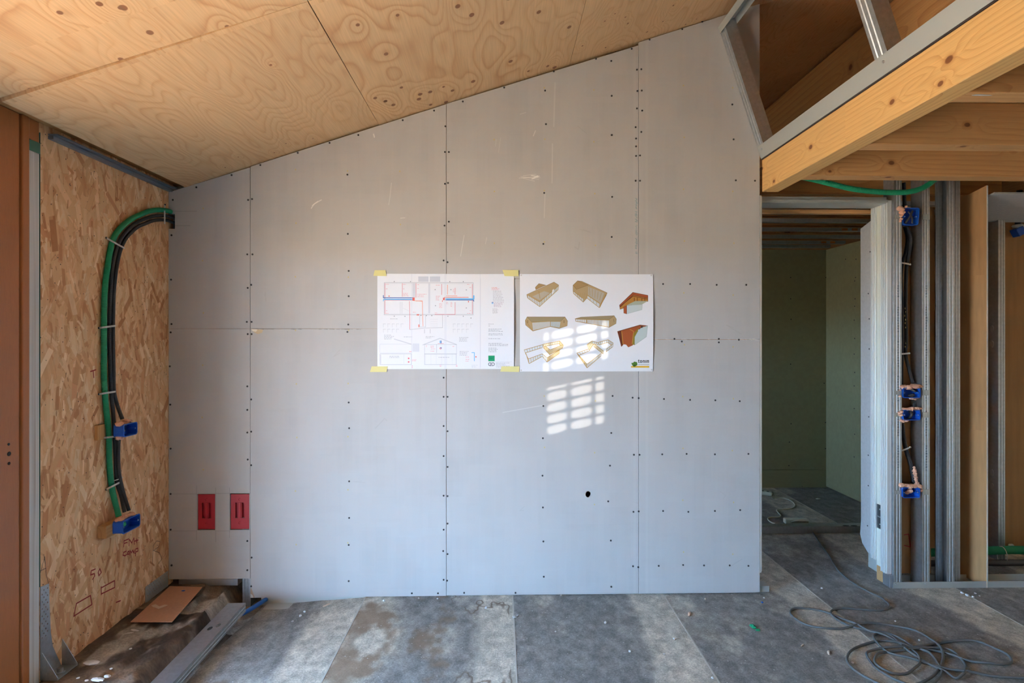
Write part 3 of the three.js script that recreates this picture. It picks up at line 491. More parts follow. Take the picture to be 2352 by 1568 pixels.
// ---------------------------------------------------------------- doorway and stud partition
const PZ = -3.56;
function ridged(x0, x1, y0, y1, z0, z1, n, depth = 0.006) { // upright profile whose face at x0 (looking to -x) has ridges across z
  const pts = [], dz = (z1 - z0) / n; for (let i = 0; i < n; i++) { const a = z0 + i * dz; pts.push([a, 0], [a + dz * 0.12, -depth], [a + dz * 0.5, -depth], [a + dz * 0.62, 0]); } pts.push([z1, 0], [z1, x1 - x0], [z0, x1 - x0]);
  const s = new THREE.Shape(pts.map(([a, b]) => new THREE.Vector2(a, b))); return new THREE.ExtrudeGeometry(s, { depth: y1 - y0, bevelEnabled: false }).applyMatrix4(new THREE.Matrix4().makeBasis(V(0, 0, 1), V(1, 0, 0), V(0, 1, 0))).translate(x0, y0, 0);
}
{
  const j = thing('door_frame', 'ridged pale metal jamb of the sliding door pocket, with a dark latch plate', 'door frame');
  put('profile', ridged(2.478, 2.503, 0.13, 2.475, -3.735, -3.692, 2), M.alu, j);
  put('profile', ridged(2.474, 2.503, 0.085, 2.475, -3.632, -3.575, 3), M.alu, j);
  put('lining', rbox(2.487, 2.50, 0.50, 2.475, -3.692, -3.633, 0.002), M.cream, j);
  put('lining', rbox(2.484, 2.50, 0.10, 0.345, -3.692, -3.633, 0.002), M.cream, j);
  const lp = put('latch_plate', rbox(2.487, 2.50, 0.346, 0.499, -3.692, -3.633, 0.002), std(RGB(0.07, 0.08, 0.085), 0.4, 0.6), j);
  for (const y of [0.375, 0.472]) put('screw', new THREE.SphereGeometry(0.005, 8, 6), M.steel, lp).position.set(2.486, y, -3.662);
  put('latch_clip', box(2.482, 2.488, 0.42, 0.426, -3.685, -3.64), M.steel, lp);
  put('foot', rbox(2.484, 2.504, 0.001, 0.083, -3.632, -3.566, 0.002), M.steel, j);
  put('packing', rbox(2.490, 2.503, 0.001, 0.095, -3.70, -3.64, 0.002), M.boardBrown, j);
  const hd = thing('door_head', 'grey steel head profile over the doorway', 'door head');
  put('profile', merge([box(1.65, 2.47, 2.455, 2.457, -3.72, -3.575), box(1.65, 2.47, 2.457, 2.495, -3.577, -3.575), box(1.65, 2.47, 2.457, 2.475, -3.56, -3.558), box(1.65, 2.47, 2.473, 2.475, -3.577, -3.558), box(1.65, 2.47, 2.457, 2.495, -3.72, -3.718)]), M.steelDull, hd);
  tag(put('timber_batten', uvAlong(rbox(1.65, 2.50, 2.43, 2.453, -3.79, -3.745, 0.002), 'x'), M.joist), 'thin timber batten behind the steel door head', 'batten');
  const rb = thing('plasterboard_strip', 'grey plasterboard strip lining the passage behind the door jamb, torn at its foot', 'plasterboard');
  const gs = sheet([[3.752, 0.12], [3.90, 0.10], [3.962, 0.145], [3.985, 0.20], [3.975, 0.30], [3.98, 2.37], [3.752, 2.44]], [], 0.0125).rotateY(Math.PI / 2).translate(2.5745, 0, 0);
  put('sheet', gs, M.boardGrey, rb);
  for (const [px, py] of [[1998, 578], [1994, 674], [1996, 732], [1996, 801], [1995, 957], [1994, 1045], [1994, 1115], [1992, 1207]]) { const q = at(px, py, 'x', 2.56), m = put('screw', new THREE.CylinderGeometry(0.005, 0.005, 0.002, 8).rotateZ(Math.PI / 2), M.screw, rb); m.position.set(2.5612, q.y, q.z); }
  put('foot_bracket', rbox(2.565, 2.60, 0.001, 0.10, -3.90, -3.80, 0.002), M.steelDull, rb);
}
function mirrorX(g) { const n = g.index ? g.toNonIndexed() : g; n.scale(-1, 1, 1); for (const k of Object.keys(n.attributes)) { const a = n.attributes[k], w = a.itemSize, d = a.array; for (let i = 0; i < a.count; i += 3) for (let j = 0; j < w; j++) { const t = d[(i + 1) * w + j]; d[(i + 1) * w + j] = d[(i + 2) * w + j]; d[(i + 2) * w + j] = t; } } return n; }
const upright = (sec, len) => { // C stud standing: flange faces +z (room), web at its left side
  return folded(sec, 0.001, len).applyMatrix4(new THREE.Matrix4().makeBasis(V(0, 0, -1), V(1, 0, 0), V(0, -1, 0))).translate(0, len, 0);
};
{
  const sec = studSection(0.098, 0.052);
  const list = [[2.506, PZ, 'steel stud next to the door jamb, left side of the blue box bay'], [2.688, PZ, 'steel stud on the right side of the blue box bay'], [2.849, PZ, 'bright galvanised steel stud to the left of the loose brown board'], [2.903, PZ - 0.022, 'dull steel stud set back against the loose brown board']];
  for (const [x, z, label] of list) {
    const g = thing('steel_stud', label, 'stud', 'studs of the partition');
    put('profile', (x > 2.8 ? mirrorX(upright(sec, 2.66)).translate(x + 0.052, 0, 0) : upright(sec, 2.66).translate(x, 0, 0)).translate(0, 0.002, z), M.steel, g);
    const marks = []; // maker's print, worn to small dark ticks up the flange
    if (x < 2.7) for (let k = 0; k < 70; k++) if (k % 13 < 10) marks.push(box(x + 0.024, x + 0.024 + rr(0.006, 0.012), 0.75 + k * 0.017, 0.755 + k * 0.017 + rr(0, 0.005), z - 0.0002, z + 0.0003));
    if (marks.length) put('print', merge(marks), M.greyStrip, g).userData.kind = 'stuff';
  }
  const tr = thing('floor_track', 'steel floor track under the stud partition', 'track');
  put('web', box(2.50, 4.3, 0.0008, 0.0018, -3.66, -3.556), M.steelDull, tr); put('flange', box(2.50, 4.3, 0.0018, 0.042, -3.5565, -3.5545), M.steelDull, tr); put('flange', box(2.50, 4.3, 0.0018, 0.042, -3.6625, -3.6605), M.steelDull, tr);
  for (const x of [2.515, 2.705]) put('screw', new THREE.SphereGeometry(0.005, 8, 6), M.steel, tr).position.set(x, 0.03, -3.553);
  // brown backs of the boards on the far side
  const bb = thing('plasterboard_sheet', 'brown paper back of a plasterboard sheet behind the blue box bay, edge torn', 'plasterboard');
  const pts = [[2.505, 0.05], [2.83, 0.05], [2.83, 0.29], [2.862, 0.29]]; for (let k = 0; k <= 34; k++) pts.push([2.855 + rr(-0.006, 0.008) + (k % 5 === 2 ? 0.01 : 0), 0.36 + k * 0.058]); pts.push([2.85, 2.45], [2.505, 2.45]);
  put('sheet', sheet(pts, [], 0.0125).translate(0, 0, -3.668), M.boardBrown, bb);
  put('joint_rib', rbox(2.607, 2.622, 0.06, 2.45, -3.667, -3.66, 0.002), M.boardBrown, bb);
  const red = [[[2076, 1228], [2087, 1226]], [[2087, 1226], [2091, 1255]], [[2076, 1252], [2091, 1256]]].map(([a, b]) => { const p = at(...a, 'z', -3.667), q = at(...b, 'z', -3.667); return ribbon([p, q], p.clone().sub(q).cross(V(0, 0, 1)).normalize().multiplyScalar(0.005), V(0, 0, 0.0006)); }); put('marker_line', merge(red), M.red, bb);
  const b2 = thing('plasterboard_sheet', 'dark brown board standing deep inside the partition gap', 'plasterboard'); put('sheet', box(2.72, 4.3, 0.03, 2.45, -4.12, -4.107), M.boardBrown, b2);
  // loose strip standing square to the partition
  const lb = thing('plasterboard_strip', 'tall loose plasterboard strip, brown side out, standing upright on the floor by the studs', 'plasterboard');
  const g = sheet([[0, 0.035], [0.205, 0.001], [0.205, 2.568], [0, 2.50]], [], 0.013); put('sheet', g.rotateY(-Math.PI / 2 + 0.0).translate(0, 0, 0), M.boardBrown, lb);
  put('white_edge', box(0.001, 0.012, 0.002, 2.567, 0.205, 0.207), M.gypsum, lb);
  lb.position.set(3.03, 0, -3.745); lb.rotation.y = 0.36;
}
{ // far right bay
  const g = thing('steel_stud', 'dark steel stud with two punched holes in the bay right of the loose board', 'stud');
  put('profile', upright(studSection(0.098, 0.05), 2.6).translate(3.56, 0.002, -3.98), M.steel, g);
  for (const [y] of [[1.66], [1.55], [0.62], [0.52]]) put('punched_hole', new THREE.CylinderGeometry(0.014, 0.014, 0.003, 12).scale(1, 1, 1.7).rotateZ(Math.PI / 2).rotateX(Math.PI / 2), M.chip, g).position.set(3.5585, y, -4.03);
  tag(put('ceiling_board', rbox(0, 1.0, 0, 0.013, 0, 0.5, 0.002).rotateX(-0.16).translate(3.14, 2.43, -4.03), M.boardGrey), 'grey plasterboard slab lying overhead in the far right bay', 'plasterboard');
  const bx = thing('junction_box', 'small blue junction box hanging on a black conduit in the far right bay', 'junction box');
  const c = at(2338, 532, 'z', -4.05); put('shell', rbox(-0.03, 0.03, -0.03, 0.03, -0.03, 0.03, 0.006).rotateZ(0.5), M.blue, bx); put('plaster_fill', blob(0.028, 1.2, 0.6, 1, 0.5).translate(0, 0.04, 0), M.chip, bx); bx.position.copy(c);
  tag(put('black_conduit', sweep([c.clone().add(V(0, 0.045, 0)), c.clone().add(V(0.0, 0.12, 0)), c.clone().add(V(0.012, 0.30, 0.0))], 0.018, 20), M.black), 'short thick black conduit rising from the small blue box', 'conduit');
  const fo = put('foam_plug', blob(0.022, 1, 1, 0.8, 0.15, 2), M.foam); fo.position.copy(at(2323, 1255, 'z', -4.093)); tag(fo, 'round white foam plug on the brown board near the floor', 'plug');
  tag(put('green_conduit', corrugated([V(2.72, 0.10, -3.86), V(2.9, 0.105, -3.87), V(3.2, 0.115, -3.86), V(3.6, 0.12, -3.87), V(4.2, 0.10, -3.86)], 0.028, 0.008), M.green), 'thick green conduit lying along the floor inside the partition', 'conduit');
  tag(put('black_conduit', sweep([V(2.72, 0.045, -3.82), V(3.0, 0.05, -3.83), V(3.5, 0.052, -3.82), V(4.2, 0.045, -3.83)], 0.022, 40), M.black), 'black conduit lying below the green one inside the partition', 'conduit');
  tag(put('cable_tie', new THREE.TorusGeometry(0.052, 0.0025, 6, 24).scale(0.8, 1.2, 1).rotateY(Math.PI / 2).translate(3.47, 0.09, -3.85), M.tie), 'pale cable tie round the floor conduits inside the partition', 'cable tie');
}

// ---------------------------------------------------------------- junction boxes
function junctionBox(name, label, w, h, d, group) { // rim in the plane z = 0 looking to +z, body behind
  const g = thing(name, label, 'junction box', group), t = 0.0022, o = roundRect(-w / 2, w / 2, -h / 2, h / 2, 0.012), i = roundRect(-w / 2 + t, w / 2 - t, -h / 2 + t, h / 2 - t, 0.010);
  put('shell', sheet(o, [i], d), M.blue, g);
  put('rim', sheet(roundRect(-w / 2 - 0.003, w / 2 + 0.003, -h / 2 - 0.002, h / 2 + 0.002, 0.012), [i], 0.003).translate(0, 0, 0.001), M.blue, g);
  put('back', rbox(-w / 2 + 0.001, w / 2 - 0.001, -h / 2 + 0.001, h / 2 - 0.001, -d, -d + 0.003, 0.001), M.blue, g);
  for (const s of [-1, 1]) { const l = put('screw_lug', new THREE.CylinderGeometry(0.006, 0.006, d * 0.8, 10).rotateX(Math.PI / 2).translate(s * (w / 2 - 0.010), 0, -d * 0.45), M.blue, g); put('screw', new THREE.SphereGeometry(0.003, 8, 6).translate(s * (w / 2 - 0.010), 0, -d * 0.04), M.steel, l); }
  return g;
}
function plasterOn(g, spots, r0 = 0.0122) { const l = spots.map(([x, y, z, s = 1]) => blob(r0 * s * rr(0.85, 1.2), 1.25, 0.9, 1.1, 0.45, 1).translate(x, y, z)); put('plaster_fill', merge(l), M.plaster, g).userData.kind = 'stuff'; }
const along = (x0, x1, y, z, n, s) => Array.from({ length: n }, (_, i) => [mix(x0, x1, i / (n - 1)), y + rr(-0.003, 0.004), z + rr(-0.006, 0.006), s * rr(0.8, 1.2)]);
{
  const G = 'blue boxes in the stud bay';
  const place = (g, px, py, z) => g.position.copy(at(px, py, 'z', z));
  const a = junctionBox('junction_box', 'tilted blue junction box at the top of the stud bay, pink plaster beside it', 0.085, 0.105, 0.05, G); place(a, 2092, 497, -3.545); a.rotation.set(0.05, -0.25, -0.05);
  plasterOn(a, [[-0.05, 0.045, 0.0], [-0.062, 0.05, 0.0, 1.2], [-0.03, 0.06, 0.0, 0.8], [-0.052, 0.025, 0.0], [-0.052, 0.005, 0.0, 0.9], [-0.054, -0.015, 0.0, 0.8], [-0.056, -0.03, 0.0, 0.7]]);
  put('wires', merge([sweep([V(-0.02, -0.04, -0.02), V(0.0, 0, -0.012), V(0.015, 0.04, -0.02)], 0.007, 12, 8), sweep([V(0.02, -0.04, -0.02), V(0.012, 0.0, -0.014), V(-0.01, 0.035, -0.02)], 0.005, 12, 8)]), M.black, a);
  const b = junctionBox('junction_box', 'blue junction box, upper one of the close pair in the stud bay', 0.108, 0.062, 0.05, G); place(b, 2094, 902, -3.548); plasterOn(b, [...along(-0.058, 0.058, 0.037, -0.012, 9, 0.95), [0.02, 0.046, -0.015, 1], ...along(0.0, 0.05, -0.037, -0.015, 4, 0.7), [-0.068, 0.015, -0.015, 0.8], [-0.068, -0.02, -0.015, 0.7]]);
  put('wires', merge([sweep([V(0.01, 0.025, -0.03), V(0.03, 0.01, -0.01), V(0.035, 0.018, -0.03)], 0.008, 10, 8), sweep([V(0.0, -0.02, -0.03), V(0.02, -0.015, -0.012), V(0.035, -0.02, -0.03)], 0.008, 10, 8)]), M.black, b);
  const c = junctionBox('junction_box', 'blue junction box, lower one of the close pair in the stud bay', 0.108, 0.062, 0.05, G); place(c, 2094, 953, -3.548); plasterOn(c, [...along(-0.04, 0.06, 0.038, -0.012, 8, 0.9), [-0.064, 0.015, -0.012, 1.1], [-0.066, 0.002, -0.012], ...along(-0.055, -0.025, -0.037, -0.015, 3, 0.8)]);
  put('wires', merge([sweep([V(0.005, -0.025, -0.035), V(0.015, 0.0, -0.02), V(0.012, 0.022, -0.035)], 0.009, 10, 8), sweep([V(0.01, -0.012, -0.012), V(0.016, 0.012, -0.01)], 0.0015, 4, 6)]), M.black, c);
  const d = junctionBox('junction_box', 'lowest blue junction box of the stud bay with a streak of pink plaster', 0.108, 0.064, 0.05, G); place(d, 2093, 1131, -3.548); plasterOn(d, [...along(-0.058, 0.058, 0.039, -0.012, 10, 1), [0.068, 0.03, -0.015, 1], [0.067, 0.01, -0.015, 0.8], ...Array.from({ length: 9 }, (_, k) => [0.05 - k * 0.0022, 0.055 + k * 0.0125, -0.018, 0.72]), [0.0, -0.004, -0.03, 1.2], [0.012, 0.004, -0.03, 1]]);
  for (const g of [a, b, c, d]) { const inv = new THREE.Matrix4().compose(g.position, g.quaternion, V(1, 1, 1)).invert(); for (const q of [box(2.692, 2.735, g.position.y - 0.017, g.position.y + 0.017, -3.5585, -3.5555), box(2.51, 2.553, g.position.y - 0.012, g.position.y + 0.012, -3.5585, -3.556)]) put('fixing_strap', q.applyMatrix4(inv), M.steelDull, g); }
  // conduits in the bay
  const bay = (pts, z = -3.60) => pts.map(([x, y, dz = 0]) => at(x, y, 'z', z + dz));
  const con = (pts, r, label, m = M.black) => tag(put('black_conduit', corrugated(pts, r, 0.005), m), label, 'conduit');
  con(bay([[2076, 420], [2077, 450], [2078, 478]]), 0.011, 'black conduit entering the top blue box of the stud bay from above');
  con(bay([[2083, 520], [2091, 545], [2089, 575], [2083, 605], [2080, 700], [2081, 780], [2080, 815], [2087, 845], [2096, 878]]), 0.0105, 'black conduit with yellow splashes from the top blue box down to the close pair');
  con(bay([[2078, 520, -0.03], [2084, 545, -0.03], [2080, 580, -0.03], [2071, 610, -0.025], [2071, 700, -0.025], [2071, 780, -0.025], [2071, 830, -0.025], [2070, 885, -0.03]]), 0.0105, 'black conduit running straight down beside the left stud of the bay');
  con(bay([[2100, 925], [2098, 940]]), 0.010, 'short black conduit joining the close pair of blue boxes');
  con(bay([[2072, 972], [2075, 1000], [2080, 1030], [2091, 1065], [2097, 1095], [2099, 1112]]), 0.0125, 'black conduit curving from the close pair of blue boxes to the lowest one');
  con(bay([[2066, 1050, -0.03], [2067, 1090, -0.03], [2070, 1112, -0.02]]), 0.0105, 'black conduit half hidden by the left stud above the lowest blue box');
  const tie = (a, b, label) => { const p = at(...a, 'z', -3.582), q = at(...b, 'z', -3.582); const g = thing('cable_tie', label, 'cable tie', 'cable ties in the stud bay'); put('strap', ribbon([p.clone().add(V(0, 0, -0.012)), p.clone().lerp(q, 0.15), p.clone().lerp(q, 0.5).add(V(0, 0, 0.002)), p.clone().lerp(q, 0.85), q.clone().add(V(0, 0, -0.006))], V(0, 0.010, 0), V(0, 0, 0.002)), M.tie, g); put('head', blob(0.006, 1, 1, 0.6, 0.1).translate(q.x, q.y, q.z), M.tie, g); };
  tie([2068, 603], [2091, 607], 'pale cable tie on the conduits below the top blue box of the stud bay'); tie([2066, 813], [2089, 811], 'pale cable tie on the conduits above the close pair of blue boxes'); tie([2066, 1036], [2091, 1027], 'pale cable tie on the single conduit below the close pair of blue boxes');
  const spl = [[2079, 708], [2080, 716], [2078, 725], [2080, 734], [2079, 742], [2080, 752], [2070, 792], [2080, 788], [2079, 796]].map(([x, y]) => { const p = at(x, y, 'z', -3.588); return blob(0.004, 0.6, 1.5, 0.5, 0.4, 1).translate(p.x, p.y, p.z); });
  const host = scene.children.find((o) => o.userData.label && o.userData.label.startsWith('black conduit with yellow')); put('paint_splash', merge(spl), M.tape, host).userData.kind = 'stuff';
  tag(put('green_conduit', corrugated([[1835, 405, 0.03], [1868, 412], [1900, 420], [1950, 432], [2000, 439], [2050, 442], [2090, 440], [2118, 432], [2138, 420], [2160, 400]].map(([x, y, d = 0]) => at(x, y, 'z', -3.42 + d)), 0.0165, 0.0068), M.green), 'green corrugated conduit sagging under the joist across the doorway', 'conduit');
}

// ---------------------------------------------------------------- room beyond the doorway
{
  const a = struct('wall_inner_back', 'far wall of greenish plasterboard beyond the doorway', 'wall');
  put('plasterboard', box(1.2, 3.5, 0.19, 2.53, -5.985, -5.97), M.boardGreen, a); put('plasterboard', box(1.2, 3.5, 0.0, 0.187, -5.985, -5.968), M.boardGreen, a);
  const b = struct('wall_inner_right', 'side wall of greenish plasterboard beyond the doorway', 'wall'); put('plasterboard', box(3.47, 3.485, 0.012, 2.53, -5.967, -4.14), M.boardGreen, b);
  const dot = new THREE.CylinderGeometry(0.006, 0.006, 0.002, 8);
  for (const [px, py] of [[1942, 595], [1966, 595], [1965, 637], [1963, 645], [1964, 686], [1963, 703], [1962, 735], [1963, 777], [1962, 813], [1963, 855], [1962, 886], [1962, 938], [1963, 997], [1962, 1049]]) put('screw', dot.clone().rotateZ(Math.PI / 2), M.screw, b).position.copy(at(px, py, 'x', 3.469));
  for (const [px, py] of [[1816, 637], [1816, 686], [1817, 733], [1897, 637], [1816, 836], [1817, 973], [1813, 1015], [1812, 1069], [1842, 1117], [1893, 880], [1896, 970], [1896, 1030]]) put('screw', dot.clone().rotateX(Math.PI / 2), M.screw, a).position.copy(at(px, py, 'z', -5.969));
  const zs = [-3.86, -4.25, -4.58, -4.95, -5.3, -5.62, -5.88];
  const labels = ['first ceiling batten behind the door head', 'second ceiling batten behind the door head', 'third ceiling batten behind the door head', 'fourth ceiling batten behind the door head', 'fifth ceiling batten behind the door head', 'sixth ceiling batten behind the door head', 'last ceiling batten, against the far wall'];
  zs.forEach((z, i) => { const g = thing('ceiling_batten', 'steel ' + labels[i] + ' in the inner room', 'batten', 'ceiling battens of the inner room'); put('profile', folded([[-0.03, 0.028], [-0.027, 0], [0.027, 0], [0.03, 0.028]], 0.001, 2.2).rotateY(Math.PI / 2).translate(1.25, 2.535 + (i === 0 ? -0.03 : 0), z), M.steel, g); put('hanger_beam', uvAlong(box(1.22, 3.46, 2.58, 2.70, z - 0.02, z + 0.02), 'x', i * 0.2), M.attic, g); if (i > 0 && i % 2 === 1) for (const dx of [0, 0.09]) put('orange_clip', rbox(2.7 + i * 0.1 + dx, 2.75 + i * 0.1 + dx, 2.536, 2.556, z + 0.031, z + 0.036, 0.002), std(RGB(0.6, 0.22, 0.05), 0.6), g); });
  const t = thing('floor_track', 'steel track lying on the floor across the passage like a threshold', 'track'); put('profile', folded([[0, 0.0], [0, 0.055], [0.004, 0.058], [0.07, 0.058], [0.07, 0]], 0.001, 1.9).rotateY(Math.PI / 2).translate(1.25, 0.001, -4.57), M.steel, t);
  for (const [px, py] of [[1943, 1207], [1961.5, 1207]]) put('slot', new THREE.CylinderGeometry(0.012, 0.012, 0.001, 14).scale(2.3, 1, 1), M.screw, t).position.copy(at(px, py, 'y', 0.0605));
  for (const [px, py, label] of [[1822, 481, 'pale curled strip hanging from the first ceiling battens, nearer the plasterboard wall'], [1964, 481, 'pale curled strip hanging from the first ceiling battens, nearer the door jamb']]) { const c = at(px, py, 'z', -3.98); tag(put('paper_strip', ribbon([V(-0.025, -0.012, 0), V(-0.005, -0.008, 0.004), V(0.01, 0.004, 0.004), V(0.018, 0.022, 0)].map((v) => v.add(c)), V(0, 0.008, 0.006), V(0, 0, 0.001)), M.whiteCord), label, 'strip'); }
  { const c = at(1975, 1226, 'y', 0.0); tag(put('steel_offcut', merge([box(-0.06, 0.10, 0, 0.002, -0.02, 0.02), box(-0.06, 0.10, 0, 0.018, -0.02, -0.018)]).rotateY(-0.5).translate(c.x, 0.0015, c.z), M.steel), 'small steel angle offcut lying on the passage floor by the lining strip', 'offcut'); }
  // two extension leads
  const p = thing('power_strip', 'pale power strip lying on the inner room floor against the doorway edge', 'power strip'); const c = at(1757, 1133, 'y', 0.02); put('body', rbox(-0.16, 0.04, 0.0, 0.04, -0.03, 0.03, 0.012), M.whiteCord, p); for (const x of [-0.10, -0.05, 0.0]) put('socket', new THREE.CylinderGeometry(0.014, 0.014, 0.003, 14).translate(x, 0.04, 0.002), M.screw, p); p.position.set(c.x + 0.03, 0.001, c.z); p.rotation.y = -0.55;
  const w = (l) => l.map(([u, v]) => { const q = at(1730 + u * 0.1403, 1080 + v * 0.1403, 'y', 0.006); return q; });
  tag(put('white_cord', sweep(w([[325, 450], [440, 445], [560, 470], [640, 510], [680, 560], [650, 605], [560, 630], [420, 632], [385, 645], [410, 690], [450, 740], [400, 765], [300, 765], [240, 785], [280, 840], [370, 880]]), 0.0055, 120, 8), M.whiteCord), 'thin pale cord winding from the power strip over the inner room floor', 'cord');
  const k = thing('socket_block', 'pale green plug block with crossed cords lying by the threshold track', 'plug'); put('body', rbox(-0.10, 0.10, 0, 0.045, -0.028, 0.028, 0.012), M.whiteCord, k); put('cord', sweep([V(-0.05, 0.02, 0.03), V(0.0, 0.035, 0.034), V(0.09, 0.03, 0.03)], 0.006, 12, 8), M.whiteCord, k); const kc = at(1828, 1202, 'y', 0.0); k.position.set(kc.x, 0.001, kc.z); k.rotation.y = -0.08;
  tag(put('debris_chip', blob(0.012, 1.8, 0.6, 0.8, 0.3), M.whiteCord), 'small pale scrap on the inner room floor', 'debris').position.copy(at(1879, 1145, 'y', 0.008));
}

// ---------------------------------------------------------------- services on the board wall
{
  const on = (pts, off) => pts.map(([x, y, o = 0]) => at(x, y, 'x', XL + off + o));
  const green = on([[401, 489], [385, 484], [363, 482], [342, 485], [322, 493], [303, 502], [287, 514], [274, 527], [264, 541], [255, 566], [247, 613], [241, 664], [239, 725], [239, 780], [239, 830], [239, 873], [244, 937], [250, 996], [251, 1055], [255, 1104], [262, 1143], [273, 1186, 0.03]], 0.017);
  green.unshift(V(-1.97, green[0].y, -3.545));
  tag(put('green_conduit', corrugated(green, 0.0138, 0.0055), M.green), 'green corrugated conduit bending down the board wall to the lower blue box', 'conduit');
  const b1 = on([[400, 500], [385, 496], [363, 495], [342, 499], [322, 507], [305, 517], [291, 530], [277, 549], [264, 582], [257, 623], [253.5, 674], [251.5, 725], [251, 780], [253, 830], [255, 898], [260, 947], [263, 996], [265, 1045], [268, 1104], [278, 1138], [286, 1176, 0.03]], 0.016); b1.unshift(V(-1.965, b1[0].y, -3.545));
  tag(put('black_conduit', corrugated(b1, 0.0095, 0.005), M.black), 'black conduit lying against the green one all the way down to the lower blue box', 'conduit');
  const b2 = on([[400, 511], [385, 506], [363, 505], [347, 508], [332, 514], [318, 520], [305, 530], [288, 549], [276, 576], [268, 613], [262, 664], [260, 725], [259.5, 780], [261, 850], [262, 898], [270, 932], [281, 962, 0.03]], 0.017); b2.unshift(V(-1.96, b2[0].y, -3.545));
  tag(put('black_conduit', corrugated(b2, 0.0095, 0.005), M.black), 'outer black conduit of the bundle, ending in the upper blue box on the board wall', 'conduit');
  tag(put('black_conduit', corrugated(on([[273, 1006, 0.02], [272, 1020], [271.5, 1045], [274, 1089], [284, 1133], [296, 1172, 0.02]], 0.031), 0.0095, 0.005), M.black), 'black conduit linking the upper and lower blue boxes on the board wall', 'conduit');
  // boxes on timber blocks
  const G = 'blue boxes on the board wall';
  const up = junctionBox('junction_box', 'upper blue junction box on the board wall, beside the green conduit', 0.106, 0.062, 0.052, G); up.position.set(-1.928, 1.119, -2.997); up.rotation.y = Math.PI / 2;
  plasterOn(up, [...along(-0.04, 0.04, 0.036, -0.03, 7, 0.9), [-0.04, -0.036, -0.035, 0.9], [-0.03, -0.042, -0.03, 0.8]]);
  const lo = junctionBox('junction_box', 'lower and wider blue junction box on the board wall, above red writing', 0.136, 0.064, 0.052, G); lo.position.set(-1.928, 0.625, -3.005); lo.rotation.y = Math.PI / 2;
  plasterOn(lo, [...along(-0.06, 0.05, 0.037, -0.028, 10, 0.95)]); put('wires', sweep([V(-0.05, 0.03, -0.03), V(-0.035, 0.0, -0.012), V(-0.03, 0.028, -0.03)], 0.010, 10, 8), M.green, lo);
  for (const g of [up, lo]) put('side_rib', merge([-0.012, 0.012].map((y) => box(-g.children[0].geometry.boundingBox?.max.x || -0.056, -0.054, y - 0.002, y + 0.002, -0.045, -0.01))), M.blue, g);
  { const tb = thing('timber_block', 'small pale split timber block beside the upper blue box', 'block'); put('front_piece', uvAlong(rbox(-2.029, -2.009, 1.082, 1.158, -2.925, -2.875, 0.003), 'y'), M.block, tb); put('rear_piece', uvAlong(rbox(-2.029, -1.983, 1.09, 1.15, -3.055, -3.028, 0.003), 'y'), M.block, tb); }
  tag(put('timber_block', uvAlong(rbox(-2.029, -1.982, 0.585, 0.648, -3.05, -2.895, 0.003), 'z', 0.1), M.block), 'brown timber block holding the lower blue box', 'block');
  // straps
  const strap = (list, label, wv = V(0, 0.009, 0)) => {
    const g = thing('cable_tie', label, 'cable tie', 'cable ties on the board wall'), prof = [0.0015, 0.02, 0.034, 0.035, 0.035, 0.028];
    const a = list[0], b = list[list.length - 1], n = prof.length, pts = prof.map((o, i) => at(mix(a[0], b[0], i / (n - 1)), mix(a[1], b[1], i / (n - 1)), 'x', XL + o));
    put('strap', ribbon(pts, wv, V(0.0016, 0, 0)), M.tie, g);
    const s = put('screw', new THREE.CylinderGeometry(0.005, 0.005, 0.004, 10).rotateZ(Math.PI / 2), M.screw, g); s.position.copy(pts[0]).add(V(0.003, 0, 0));
  };
  strap([[378, 470], [378, 514]], 'pale cable tie at the top of the bend, by the plasterboard', V(0, 0, 0.012));
  strap([[243, 546], [286, 570]], 'pale cable tie halfway round the upper bend of the conduits'); strap([[226, 753], [265, 748]], 'pale cable tie level with the joint of the wall boards'); strap([[226, 905], [265, 899]], 'pale cable tie just above the upper blue box'); strap([[231, 1006], [268, 1002]], 'pale cable tie screwed to the upper timber block'); strap([[243, 1124], [274, 1108]], 'pale cable tie between the two blue boxes of the board wall');
  tag(put('cable_tie', ribbon([[260, 1104], [270, 1101], [282, 1096]].map(([x, y], i) => at(x, y, 'x', XL + [0.024, 0.03, 0.024][i])), V(0, 0.004, 0), V(0.0015, 0, 0)), M.tie), 'thin white cable tie round two black conduits', 'cable tie', 'cable ties on the board wall');
  // perforated steel: angle in the corner, hold-down bracket by the post
  const holes = (x0, x1, y0, y1, dx, dy, r) => { const l = []; let k = 0; for (let y = y0; y <= y1; y += dy, k++) for (let x = x0 + (k % 2) * dx / 2; x <= x1; x += dx) l.push(circle(x, y, r, 8)); return l; };
  const onWall = (g) => g.rotateY(Math.PI / 2); // shape x -> -z
  const pl = thing('steel_plate', 'galvanised perforated plate nailed low in the corner of the board wall', 'bracket');
  put('plate', onWall(sheet([[3.283, 0.063], [3.503, 0.063], [3.503, 0.175], [3.283, 0.172]], holes(3.30, 3.49, 0.115, 0.165, 0.022, 0.016, 0.004), 0.002)).translate(XL + 0.0035, 0, 0), M.steelDull, pl);
  const hd = thing('hold_down_bracket', 'galvanised hold-down bracket with punched holes bolted to the kerb beside the white post', 'bracket');
  put('plate', onWall(sheet([[2.541, 0.085], [2.66, 0.085], [2.61, 0.20], [2.598, 0.27], [2.59, 0.42], [2.588, 0.494], [2.541, 0.499]], holes(2.549, 2.584, 0.27, 0.485, 0.020, 0.016, 0.0036), 0.003)).translate(XL + 0.0045, 0, 0), M.steel, hd);
  put('base', rbox(-2.025, -1.955, 0.082, 0.087, -2.665, -2.545, 0.001), M.steel, hd);
